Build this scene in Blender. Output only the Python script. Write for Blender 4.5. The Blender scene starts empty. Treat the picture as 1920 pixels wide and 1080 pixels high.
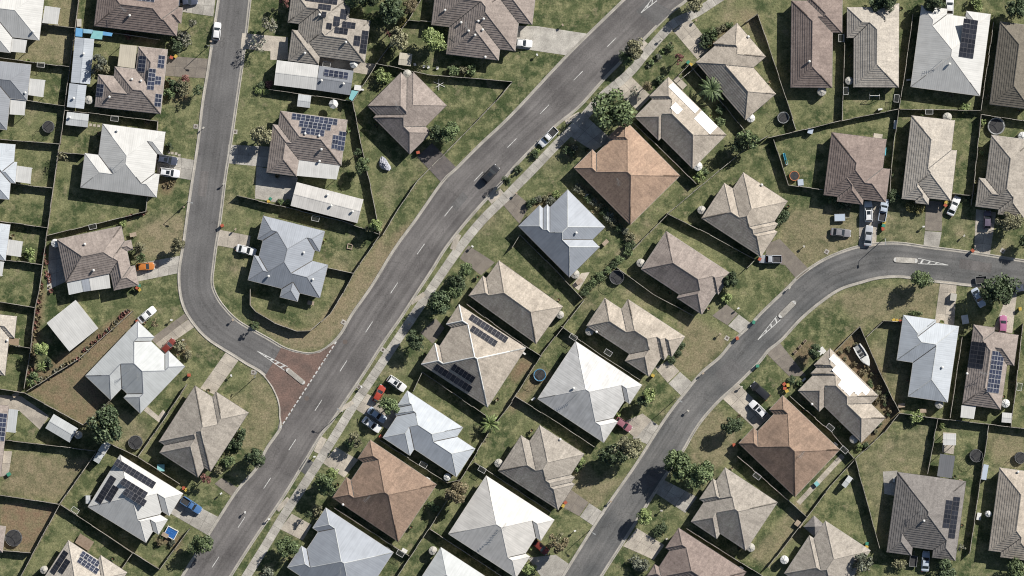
import bpy, math, random
import numpy as np
from mathutils import Vector, Matrix
R = math.radians
S = 0.12                                   # metres per map unit
def W(p): return ((p[0] - 960) * S, (540 - p[1]) * S)
scene = bpy.context.scene
col = scene.collection
random.seed(7)
# ---------------------------------------------------------------- camera, sky, sun, exposure
cam_d = bpy.data.cameras.new('camera'); cam = bpy.data.objects.new('camera', cam_d); col.objects.link(cam)
CAM_H = 1100.0
cam.location = (0, 0, CAM_H); cam.rotation_euler = (0, 0, 0)
cam_d.sensor_width = 36; cam_d.lens = 36 * CAM_H / (1920 * S); cam_d.clip_start = 1; cam_d.clip_end = 5000
scene.camera = cam
SUN_EL, SUN_AZ = R(33.5), math.atan2(0.745, 0.667)
world = bpy.data.worlds.new('World'); scene.world = world; world.use_nodes = True
wn = world.node_tree.nodes; sky = wn.new('ShaderNodeTexSky'); sky.sky_type = 'NISHITA'; sky.sun_disc = False
sky.sun_elevation = SUN_EL; sky.sun_rotation = SUN_AZ
world.node_tree.links.new(sky.outputs[0], wn['Background'].inputs[0]); wn['Background'].inputs[1].default_value = 0.05
sun_d = bpy.data.lights.new('sun', 'SUN'); sun = bpy.data.objects.new('sun', sun_d); col.objects.link(sun)
sun_d.energy = 5.0; sun_d.angle = R(0.5); sun_d.color = (1, 0.95, 0.875)
sv = Vector((math.sin(SUN_AZ) * math.cos(SUN_EL), math.cos(SUN_AZ) * math.cos(SUN_EL), math.sin(SUN_EL)))
sun.rotation_euler = sv.to_track_quat('Z', 'Y').to_euler(); sun.location = (60, 60, 80)
scene.view_settings.view_transform = 'Standard'; scene.view_settings.look = 'None'
scene.view_settings.gamma = 1; scene.view_settings.use_curve_mapping = False
scene.view_settings.exposure = 0.46
scene.cycles.filter_width = 1.05; scene.cycles.max_bounces = 4; scene.cycles.diffuse_bounces = 2

# ---------------------------------------------------------------- materials
MATS = {}
def mat(name, c1, c2=None, scale=1.0, rough=0.8, fine=0.0, fscale=12.0, bump=0.0, bscale=20.0, metal=0.0, coat=0.0,
        spec=0.3, rand=0.0, detail=6.0, stretch=None, contrast=(0.35, 0.65)):
    """two-tone noise colour + fine speckle + bump, in world position so copies differ"""
    if name in MATS: return MATS[name]
    m = bpy.data.materials.new(name); m.use_nodes = True; MATS[name] = m
    n, l = m.node_tree.nodes, m.node_tree.links; b = n['Principled BSDF']
    b.inputs['Roughness'].default_value = rough; b.inputs['Metallic'].default_value = metal
    b.inputs['Specular IOR Level'].default_value = spec; b.inputs['Coat Weight'].default_value = coat
    b.inputs['Coat Roughness'].default_value = 0.08
    c2 = c2 or c1
    g = n.new('ShaderNodeNewGeometry'); pos = g.outputs['Position']
    if stretch:
        mp = n.new('ShaderNodeMapping'); mp.inputs['Scale'].default_value = stretch; l.new(pos, mp.inputs[0]); pos = mp.outputs[0]
    t = n.new('ShaderNodeTexNoise'); t.inputs['Scale'].default_value = scale; t.inputs['Detail'].default_value = detail
    l.new(pos, t.inputs['Vector'])
    mr = n.new('ShaderNodeMapRange'); mr.inputs[1].default_value = contrast[0]; mr.inputs[2].default_value = contrast[1]
    l.new(t.outputs[0], mr.inputs[0])
    mx = n.new('ShaderNodeMix'); mx.data_type = 'RGBA'; mx.inputs[6].default_value = (*c1, 1); mx.inputs[7].default_value = (*c2, 1)
    l.new(mr.outputs[0], mx.inputs[0]); out = mx.outputs[2]
    if fine or rand:
        hs = n.new('ShaderNodeHueSaturation'); val = None
        if fine:
            f = n.new('ShaderNodeTexNoise'); f.inputs['Scale'].default_value = fscale; f.inputs['Detail'].default_value = 4
            l.new(g.outputs['Position'], f.inputs['Vector'])
            fr = n.new('ShaderNodeMapRange'); fr.inputs[1].default_value = .3; fr.inputs[2].default_value = .7
            fr.inputs[3].default_value = 1 - fine; fr.inputs[4].default_value = 1 + fine; l.new(f.outputs[0], fr.inputs[0]); val = fr.outputs[0]
        if rand:
            oi = n.new('ShaderNodeObjectInfo'); rr = n.new('ShaderNodeMapRange'); rr.inputs[3].default_value = 1 - rand; rr.inputs[4].default_value = 1 + rand
            l.new(oi.outputs['Random'], rr.inputs[0])
            if val is None: val = rr.outputs[0]
            else:
                mu = n.new('ShaderNodeMath'); mu.operation = 'MULTIPLY'; l.new(val, mu.inputs[0]); l.new(rr.outputs[0], mu.inputs[1]); val = mu.outputs[0]
        l.new(val, hs.inputs['Value']); l.new(out, hs.inputs['Color']); out = hs.outputs[0]
    l.new(out, b.inputs['Base Color'])
    if bump:
        bt = n.new('ShaderNodeTexNoise'); bt.inputs['Scale'].default_value = bscale; bt.inputs['Detail'].default_value = 3
        l.new(g.outputs['Position'], bt.inputs['Vector'])
        bp = n.new('ShaderNodeBump'); bp.inputs['Strength'].default_value = 1; bp.inputs['Distance'].default_value = bump
        l.new(bt.outputs[0], bp.inputs['Height']); l.new(bp.outputs[0], b.inputs['Normal'])
    return m

def mat_tile(name, c1, c2, stain=(0.10, 0.09, 0.08), amount=0.5):
    """concrete roof tiles: single tiles vary a little, big lichen and weather blotches on top"""
    if name in MATS: return MATS[name]
    m = bpy.data.materials.new(name); m.use_nodes = True; MATS[name] = m
    n, l = m.node_tree.nodes, m.node_tree.links; b = n['Principled BSDF']
    b.inputs['Roughness'].default_value = 0.85; b.inputs['Specular IOR Level'].default_value = 0.2
    uv = n.new('ShaderNodeUVMap'); uv.uv_map = 'UVMap'
    br = n.new('ShaderNodeTexBrick'); br.inputs['Scale'].default_value = 1; br.inputs['Brick Width'].default_value = 0.6
    br.inputs['Row Height'].default_value = 0.56; br.inputs['Mortar Size'].default_value = 0.012
    br.inputs['Color1'].default_value = (*c1, 1); br.inputs['Color2'].default_value = (*c2, 1)
    br.inputs['Mortar'].default_value = (*[x * .93 for x in c1], 1); l.new(uv.outputs[0], br.inputs['Vector'])
    g = n.new('ShaderNodeNewGeometry')
    t = n.new('ShaderNodeTexNoise'); t.inputs['Scale'].default_value = 0.35; t.inputs['Detail'].default_value = 8; t.inputs['Roughness'].default_value = .62
    l.new(g.outputs['Position'], t.inputs['Vector'])
    mr = n.new('ShaderNodeMapRange'); mr.inputs[1].default_value = .42; mr.inputs[2].default_value = .78; mr.inputs[4].default_value = amount
    l.new(t.outputs[0], mr.inputs[0])
    mx = n.new('ShaderNodeMix'); mx.data_type = 'RGBA'; mx.inputs[7].default_value = (*stain, 1)
    l.new(mr.outputs[0], mx.inputs[0]); l.new(br.outputs[0], mx.inputs[6])
    mp = n.new('ShaderNodeMapping'); mp.inputs['Scale'].default_value = (1.6, 0.22, 1); l.new(uv.outputs[0], mp.inputs[0])
    st = n.new('ShaderNodeTexNoise'); st.inputs['Scale'].default_value = 1; st.inputs['Detail'].default_value = 5; l.new(mp.outputs[0], st.inputs['Vector'])
    sr = n.new('ShaderNodeMapRange'); sr.inputs[1].default_value = .3; sr.inputs[2].default_value = .7; sr.inputs[3].default_value = .84; sr.inputs[4].default_value = 1.14; l.new(st.outputs[0], sr.inputs[0])
    f = n.new('ShaderNodeTexNoise'); f.inputs['Scale'].default_value = 3.0; f.inputs['Detail'].default_value = 8; f.inputs['Roughness'].default_value = .7; l.new(g.outputs['Position'], f.inputs['Vector'])
    fr = n.new('ShaderNodeMapRange'); fr.inputs[1].default_value = .3; fr.inputs[2].default_value = .7; fr.inputs[3].default_value = .72; fr.inputs[4].default_value = 1.25
    l.new(f.outputs[0], fr.inputs[0]); mu = n.new('ShaderNodeMath'); mu.operation = 'MULTIPLY'; l.new(fr.outputs[0], mu.inputs[0]); l.new(sr.outputs[0], mu.inputs[1])
    hs = n.new('ShaderNodeHueSaturation'); l.new(mx.outputs[2], hs.inputs['Color']); l.new(mu.outputs[0], hs.inputs['Value'])
    l.new(hs.outputs[0], b.inputs['Base Color'])
    return m

def mat_metal(name, c, rough=0.5, dirt=0.16, ribs=0.45, metal=0.0):
    """ribbed sheet roofing: ribs run up the slope (UV u), rain dirt streaks"""
    if name in MATS: return MATS[name]
    m = bpy.data.materials.new(name); m.use_nodes = True; MATS[name] = m
    n, l = m.node_tree.nodes, m.node_tree.links; b = n['Principled BSDF']
    b.inputs['Roughness'].default_value = rough; b.inputs['Specular IOR Level'].default_value = 0.35; b.inputs['Metallic'].default_value = metal
    uv = n.new('ShaderNodeUVMap'); uv.uv_map = 'UVMap'
    g = n.new('ShaderNodeNewGeometry')
    t = n.new('ShaderNodeTexNoise'); t.inputs['Scale'].default_value = 0.5; t.inputs['Detail'].default_value = 7; l.new(g.outputs['Position'], t.inputs['Vector'])
    mp = n.new('ShaderNodeMapping'); mp.inputs['Scale'].default_value = (2.2, 0.12, 1); l.new(uv.outputs[0], mp.inputs[0])
    t2 = n.new('ShaderNodeTexNoise'); t2.inputs['Scale'].default_value = 1; t2.inputs['Detail'].default_value = 3; l.new(mp.outputs[0], t2.inputs['Vector'])
    ad = n.new('ShaderNodeMath'); ad.operation = 'ADD'; l.new(t.outputs[0], ad.inputs[0]); l.new(t2.outputs[0], ad.inputs[1])
    mr = n.new('ShaderNodeMapRange'); mr.inputs[1].default_value = .7; mr.inputs[2].default_value = 1.3; mr.inputs[3].default_value = 1 + dirt * .4; mr.inputs[4].default_value = 1 - dirt
    l.new(ad.outputs[0], mr.inputs[0])
    hs = n.new('ShaderNodeHueSaturation'); hs.inputs['Color'].default_value = (*c, 1); l.new(mr.outputs[0], hs.inputs['Value'])
    l.new(hs.outputs[0], b.inputs['Base Color'])
    wv = n.new('ShaderNodeTexWave'); wv.wave_type = 'BANDS'; wv.bands_direction = 'X'; wv.inputs['Scale'].default_value = 1 / ribs / 3.18
    l.new(uv.outputs[0], wv.inputs['Vector'])
    bp = n.new('ShaderNodeBump'); bp.inputs['Distance'].default_value = 0.006; l.new(wv.outputs[0], bp.inputs['Height']); l.new(bp.outputs[0], b.inputs['Normal'])
    return m

def mat_leaf(name, dark, light):
    if name in MATS: return MATS[name]
    m = bpy.data.materials.new(name); m.use_nodes = True; MATS[name] = m
    n, l = m.node_tree.nodes, m.node_tree.links; b = n['Principled BSDF']
    b.inputs['Roughness'].default_value = 0.55; b.inputs['Specular IOR Level'].default_value = 0.25
    a = n.new('ShaderNodeAttribute'); a.attribute_name = 'tone'
    mx = n.new('ShaderNodeMix'); mx.data_type = 'RGBA'; mx.inputs[6].default_value = (*dark, 1); mx.inputs[7].default_value = (*light, 1)
    l.new(a.outputs['Fac'], mx.inputs[0])
    oi = n.new('ShaderNodeObjectInfo'); rr = n.new('ShaderNodeMapRange'); rr.inputs[3].default_value = .8; rr.inputs[4].default_value = 1.2; l.new(oi.outputs['Random'], rr.inputs[0])
    hs = n.new('ShaderNodeHueSaturation'); l.new(mx.outputs[2], hs.inputs['Color']); l.new(rr.outputs[0], hs.inputs['Value']); l.new(hs.outputs[0], b.inputs['Base Color'])
    b.inputs['Subsurface Weight'].default_value = 0
    return m

# ---------------------------------------------------------------- mesh helpers
class MB:
    def __init__(s): s.v, s.f, s.mi, s.uv = [], [], [], []
    def face(s, pts, mi=0, uv=None):
        k = len(s.v); s.v += [tuple(p) for p in pts]; s.f.append(tuple(range(k, k + len(pts)))); s.mi.append(mi)
        s.uv += uv if uv else [(p[0], p[1]) for p in pts]
    def box(s, x0, y0, z0, x1, y1, z1, mi=0, m=None):
        P = [(x0, y0, z0), (x1, y0, z0), (x1, y1, z0), (x0, y1, z0), (x0, y0, z1), (x1, y0, z1), (x1, y1, z1), (x0, y1, z1)]
        if m: P = [tuple(m @ Vector(p)) for p in P]
        for q in ((0, 3, 2, 1), (4, 5, 6, 7), (0, 1, 5, 4), (1, 2, 6, 5), (2, 3, 7, 6), (3, 0, 4, 7)): s.face([P[i] for i in q], mi)
    def prism(s, poly, z0, z1, mi=0, mtop=None):
        n = len(poly)
        s.face([(x, y, z1) for x, y in poly], mi if mtop is None else mtop); s.face([(x, y, z0) for x, y in poly[::-1]], mi)
        for i in range(n):
            a, b = poly[i], poly[(i + 1) % n]
            s.face([(a[0], a[1], z0), (b[0], b[1], z0), (b[0], b[1], z1), (a[0], a[1], z1)], mi)
    def tube(s, a, b, r0, r1=None, n=6, mi=0, cap=True):
        r1 = r0 if r1 is None else r1; a, b = Vector(a), Vector(b); d = (b - a).normalized()
        x = d.orthogonal().normalized(); y = d.cross(x)
        A = [a + (x * math.cos(2 * math.pi * i / n) + y * math.sin(2 * math.pi * i / n)) * r0 for i in range(n)]
        B = [b + (x * math.cos(2 * math.pi * i / n) + y * math.sin(2 * math.pi * i / n)) * r1 for i in range(n)]
        for i in range(n): j = (i + 1) % n; s.face([A[i], A[j], B[j], B[i]], mi)
        if cap: s.face(A[::-1], mi); s.face(B, mi)
    def lathe(s, prof, n=20, mi=0, c=(0, 0)):
        ring = lambda r, z: [(c[0] + r * math.cos(2 * math.pi * i / n), c[1] + r * math.sin(2 * math.pi * i / n), z) for i in range(n)]
        for (r0, z0), (r1, z1) in zip(prof, prof[1:]):
            A, B = ring(r0, z0), ring(r1, z1)
            for i in range(n):
                j = (i + 1) % n
                if r1 < 1e-4: s.face([A[i], A[j], B[i]], mi)
                elif r0 < 1e-4: s.face([A[i], B[j], B[i]], mi)
                else: s.face([A[i], A[j], B[j], B[i]], mi)
    def mesh(s, name, mats, smooth=False):
        me = bpy.data.meshes.new(name); me.from_pydata(s.v, [], s.f)
        for m in (mats if isinstance(mats, (list, tuple)) else [mats]): me.materials.append(m)
        me.polygons.foreach_set('material_index', s.mi)
        u = me.uv_layers.new(name='UVMap'); u.data.foreach_set('uv', [c for p in s.uv for c in p])
        if smooth: me.polygons.foreach_set('use_smooth', [True] * len(s.f))
        me.update(); return me
def link(name, me, parent=None, loc=(0, 0, 0), rot=(0, 0, 0), scale=(1, 1, 1)):
    o = bpy.data.objects.new(name, me); col.objects.link(o); o.parent = parent
    o.location = loc; o.rotation_euler = rot; o.scale = scale
    return o
def build(name, mb, mats, parent=None, smooth=False, **k): return link(name, mb.mesh(name, mats, smooth), parent, **k)
ALL = []
def tag(o, label, cat=None, group=None, kind=None):
    w = label.split()
    assert 4 <= len(w) <= 16, label
    o['label'] = label
    if cat: o['category'] = cat
    if group: o['group'] = group
    if kind: o['kind'] = kind
    return o
def thing(name, label, cat, p=(960, 540), rz=0, group=None, z=0):
    x, y = W(p); o = link(name, None, None, (x, y, z), (0, 0, rz)); o.empty_display_size = 0.3
    return tag(o, label, cat, group)
def copy_tree(o, parent=None):
    c = o.copy(); col.objects.link(c); c.parent = parent
    for ch in list(o.children): copy_tree(ch, c)
    return c
def setmat(o, m, slot=0):
    o.material_slots[slot].link = 'OBJECT'; o.material_slots[slot].material = m
def smooth_line(pts, step=1.0):
    """Catmull-Rom through map points -> world points about `step` apart"""
    P = [Vector(W(p)) for p in pts]; P = [2 * P[0] - P[1]] + P + [2 * P[-1] - P[-2]]; out = []
    for i in range(1, len(P) - 2):
        a, b, c, d = P[i - 1:i + 3]; n = max(1, int((c - b).length / step))
        for k in range(n):
            t = k / n
            out.append(0.5 * ((2 * b) + (c - a) * t + (2 * a - 5 * b + 4 * c - d) * t * t + (3 * b - a - 3 * c + d) * t ** 3))
    out.append(P[-2]); return out
def resample(L, n):
    d = [0]
    for a, b in zip(L, L[1:]): d.append(d[-1] + (b - a).length)
    out = []; j = 0
    for k in range(n + 1):
        t = d[-1] * k / n
        while j < len(L) - 2 and d[j + 1] < t: j += 1
        s = d[j + 1] - d[j]; f = 0 if s < 1e-9 else (t - d[j]) / s
        out.append(L[j].lerp(L[j + 1], min(1, f)))
    return out, d[-1]
def normals(L):
    out = []
    for i in range(len(L)):
        t = (L[min(i + 1, len(L) - 1)] - L[max(i - 1, 0)]).normalized(); out.append(Vector((-t.y, t.x)))
    return out

# ---------------------------------------------------------------- palette
CONC = mat('concrete', (0.42, 0.40, 0.36), (0.28, 0.265, 0.24), 0.45, 0.9, fine=.18, fscale=4, rand=.16, detail=9)
CONC_W = mat('concrete_warm', (0.46, 0.415, 0.35), (0.31, 0.28, 0.24), 0.45, 0.9, fine=.18, fscale=4, rand=.12, detail=9)
PAVER = mat('paver_grey_brown', (0.22, 0.195, 0.165), (0.17, 0.15, 0.13), 0.8, 0.9, fine=.22, fscale=10, rand=.08)
PAVER_D = mat('paver_dark', (0.14, 0.125, 0.12), (0.10, 0.092, 0.09), 0.9, 0.9, fine=.25, fscale=10, rand=.08)
KERB = mat('kerb_concrete', (0.40, 0.375, 0.335), (0.29, 0.275, 0.245), 0.5, 0.9, fine=.2, fscale=6)
PAINT = mat('road_paint', (0.62, 0.62, 0.60), (0.36, 0.36, 0.35), 1.6, 0.7, fine=.1)
RED = mat('red_asphalt', (0.180, 0.120, 0.100), (0.12, 0.088, 0.076), 0.35, 0.9, fine=.25, fscale=3, detail=9)
TIMBER = mat('fence_timber', (0.20, 0.17, 0.135), (0.13, 0.11, 0.09), 1.5, 0.9, rand=.25)
STEEL = mat('steel_grey', (0.34, 0.35, 0.35), (0.26, 0.27, 0.27), 2, 0.5, metal=.3)
DARK = mat('dark_metal', (0.03, 0.03, 0.033), (0.05, 0.05, 0.05), 2, 0.6)
WHITE = mat('white_paint', (0.66, 0.66, 0.64), (0.56, 0.56, 0.54), 2, 0.5)
GLASS = mat('window_glass', (0.02, 0.025, 0.03), None, 1, 0.08, spec=.6)
BRICK = mat('wall_brick', (0.30, 0.24, 0.19), (0.24, 0.19, 0.15), 3, 0.9, fine=.15, rand=.2)
RENDER_W = mat('wall_render', (0.50, 0.47, 0.41), (0.44, 0.41, 0.36), 2, 0.9, rand=.15)
GUT = mat('gutter_pale', (0.38, 0.37, 0.35), (0.30, 0.29, 0.27), 2, 0.5, rand=.2)
GUT_D = mat('gutter_dark', (0.13, 0.12, 0.12), (0.10, 0.09, 0.09), 2, 0.5)
BARK = mat('bark', (0.11, 0.085, 0.06), (0.07, 0.055, 0.04), 4, 0.95)
RUBBER = mat('tyre_rubber', (0.02, 0.02, 0.02), None, 1, 0.9)
LIGHTG = mat('headlight_glass', (0.75, 0.76, 0.78), None, 1, 0.1)
TAILR = mat('tail_light', (0.35, 0.02, 0.02), None, 1, 0.2)
SOLAR_B = mat('solar_cells_blue', (0.026, 0.032, 0.058), (0.038, 0.044, 0.066), 1.2, 0.12, rand=.25)
SOLAR_K = mat('solar_cells_black', (0.018, 0.020, 0.027), (0.026, 0.028, 0.036), 1.2, 0.12, rand=.3)
SOLAR_W = mat('solar_cells_glossy', (0.05, 0.055, 0.07), (0.07, 0.075, 0.09), 1.2, 0.2, rand=.06, spec=.6)
FRAME_A = mat('panel_frame', (0.36, 0.37, 0.39), None, 1, 0.4)
LEAF = {
 'green': mat_leaf('leaf_green', (0.049, 0.074, 0.034), (0.227, 0.292, 0.138)),
 'dark': mat_leaf('leaf_dark', (0.032, 0.052, 0.025), (0.143, 0.185, 0.101)),
 'lime': mat_leaf('leaf_lime', (0.094, 0.132, 0.041), (0.409, 0.486, 0.215)),
 'olive': mat_leaf('leaf_olive', (0.089, 0.089, 0.053), (0.356, 0.346, 0.215)),
 'brown': mat_leaf('leaf_brown', (0.10, 0.085, 0.05), (0.29, 0.245, 0.15)),
 'grey': mat_leaf('leaf_grey', (0.085, 0.096, 0.070), (0.250, 0.265, 0.205)),
 'red': mat_leaf('leaf_red', (0.121, 0.045, 0.046), (0.346, 0.184, 0.151)),
 'yellow': mat_leaf('leaf_yellow', (0.14, 0.13, 0.045), (0.345, 0.315, 0.14)),
 'flower': mat_leaf('leaf_flower', (0.085, 0.105, 0.055), (0.400, 0.375, 0.315)),
}

# ================================================================ ground
def in_poly(X, Y, poly):
    r = np.zeros(X.shape, bool); n = len(poly)
    for i in range(n):
        x1, y1 = poly[i]; x2, y2 = poly[(i + 1) % n]
        if abs(y1 - y2) < 1e-9: continue
        r ^= ((Y < y1) != (Y < y2)) & (X < (x2 - x1) * (Y - y1) / (y2 - y1) + x1)
    return r
# dry = straw coloured grass, soil = brown bare ground, both where the lawn really is worn
DRY_POLY = [([(1556, 664), (1610, 616), (1686, 772), (1664, 800), (1622, 838), (1612, 830), (1660, 785), (1634, 757), (1646, 742)], .3, 1.0), ([(1056, 282), (1070, 268), (1085, 280), (1068, 298)], .1, 1.), ([(312, 145), (356, 152), (352, 190), (308, 185)], .1, .9), ([(300, 335), (328, 338), (318, 366), (298, 360)], .1, 1.), ([(325, 640), (345, 632), (360, 665), (345, 672)], .1, .9), ([(990, 385), (1045, 360), (1050, 368), (1005, 392)], .1, .9), ([(60, 700), (240, 580), (250, 586), (55, 735)], .2, .8), ([(72, 540), (84, 545), (62, 712), (48, 725)], .2, .9), ([(1080, 350), (1090, 345), (1190, 440), (1184, 452)], .1, .8), ([(1484, 662), (1520, 636), (1535, 655), (1505, 690)], .2, .9), ([(312, 1000), (345, 1003), (332, 1035), (290, 1012)], .2, .9), ([(235, 65), (300, 74), (298, 82), (232, 75)], .1, .9), ([(1320, 85), (1372, 42), (1378, 50), (1335, 90)], .1, .8), ([(1010, 690), (1040, 700), (960, 775), (950, 760)], .6, .5), ([(1000, 690), (965, 720), (955, 700), (985, 660)], .6, .9), ([(712, 445), (738, 478), (697, 540), (650, 610), (600, 655), (550, 655), (470, 600), (480, 582), (515, 602), (557, 618), (585, 615), (645, 545)], .75, .25),
            ([(55, 733), (245, 590), (262, 602), (165, 704), (208, 750), (157, 797)], .55, .75), ([(0, 945), (110, 948), (58, 1033), (0, 1030)], .6, .95),
            ([(25, 848), (172, 862), (112, 940), (0, 925)], .55, .25), ([(470, 690), (490, 700), (522, 760), (515, 800), (480, 860), (445, 830), (470, 770)], .5, .1),
            ([(735, 440), (780, 410), (712, 520), (690, 545)], .7, .4), ([(1270, 590), (1310, 600), (1372, 640), (1300, 712), (1255, 680), (1285, 640)], .55, .2),
            ([(1180, 450), (1240, 410), (1090, 560), (1050, 590), (1120, 520)], .4, .1), ([(1590, 545), (1760, 530), (1750, 600), (1690, 590), (1640, 600), (1600, 600), (1570, 560)], .55, .1),
            ([(1460, 400), (1560, 385), (1610, 400), (1610, 455), (1540, 485), (1500, 505), (1465, 450)], .5, .15), ([(1660, 385), (1730, 395), (1730, 458), (1660, 455)], .3, .0),
            ([(255, 430), (345, 400), (350, 450), (335, 478), (262, 490)], .6, .1), ([(1605, 860), (1740, 790), (1735, 890), (1680, 890), (1660, 1030)], .35, .0),
            ([(1440, 1062), (1515, 968), (1495, 935), (1460, 985), (1400, 1040)], .5, .1), ([(1110, 960), (1060, 910), (1085, 860), (1130, 905), (1180, 890)], .55, .1),
            ([(1645, 690), (1690, 605), (1680, 675), (1708, 680), (1700, 745), (1690, 770)], .3, .1), ([(1845, 815), (1920, 815), (1920, 880), (1870, 875)], .55, .15),
            ([(95, 40), (140, 55), (136, 120), (0, 108), (25, 75), (80, 60)], .5, .05), ([(100, 0), (145, 0), (140, 50), (90, 45)], .5, .1),
            ([(1380, 20), (1420, 20), (1440, 85), (1400, 60)], .6, .2), ([(1290, 830), (1330, 760), (1390, 800), (1380, 850), (1345, 880), (1300, 870)], .55, .1)]
DRY_BLOB = [(290, 432, 22, 1.0), (315, 432, 26, 1.0), (330, 428, 18, .9), (300, 460, 22, .6), (1665, 590, 35, .5), (1545, 560, 26, .35), (1310, 680, 24, .5), (1350, 640, 16, .4),
            (1650, 660, 22, .6), (1610, 610, 12, .5), (60, 880, 26, .7), (30, 880, 20, .5), (100, 915, 20, .7), (640, 500, 22, .6), (665, 300, 15, .2), (795, 300, 20, .4),
            (735, 350, 22, .3), (1000, 405, 18, .5), (1030, 300, 22, .4), (920, 410, 22, .5), (900, 425, 16, .5), (1100, 430, 14, .5), (1212, 420, 8, .9), (1655, 870, 26, .5), (1668, 840, 18, .7),
            (1475, 1000, 18, .7), (1550, 890, 15, .5), (1340, 905, 22, .5), (330, 870, 10, .3), (450, 755, 22, .5), (250, 815, 26, .8), (240, 790, 20, .6), (1080, 925, 24, .7), (1135, 905, 16, .5),
            (1690, 440, 20, .3), (1800, 430, 18, .4), (1880, 470, 16, .8), (1370, 30, 20, .6), (1395, 25, 14, .7), (70, 330, 14, .5), (130, 290, 12, .3), (60, 205, 14, .5), (1245, 785, 12, .4),
            (590, 600, 18, .4), (625, 545, 12, .3), (415, 450, 18, .6), (430, 380, 20, .4), (440, 500, 20, .5), (1290, 950, 18, .3), (1190, 1020, 18, .4), (385, 630, 22, .5), (330, 610, 18, .4), (720, 440, 12, .5),
            (1560, 430, 18, .6), (1100, 570, 16, .5), (1215, 560, 18, .5), (1180, 545, 14, .5), (700, 690, 14, .5), (740, 690, 18, .4), (655, 840, 12, .3)]
LOTS = [(17, 46), (7, 181), (6, 322), (-24, 450), (-6, 640), (-28, 822), (-28, 1006), (299, 22), (242, 142), (250, 301), (219, 486), (263, 693), (370, 814), (284, 960), (166, 1074), (599, 60), (559, 271), (543, 495), (760, 204), (913, 50), (1382, 121), (1252, 228), (1152, 298), (1056, 419), (949, 550), (859, 648), (1135, 752), (1202, 639), (1296, 532), (1415, 399), (1533, 56), (1625, 65), (1786, 61), (1902, 124), (1611, 340), (1745, 327), (1869, 347), (1732, 657), (1865, 671), (1564, 734), (1454, 812), (1351, 951), (1273, 1059), (1035, 872), (969, 1006), (693, 900), (790, 806), (610, 1029), (863, 1093), (1542, 1038), (1731, 1001), (1895, 987), (100, 620), (60, 880), (60, 980), (640, 600), (450, 760), (700, 460), (1520, 570), (1660, 570)]      # plot centres: each plot's grass is kept a little differently
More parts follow.
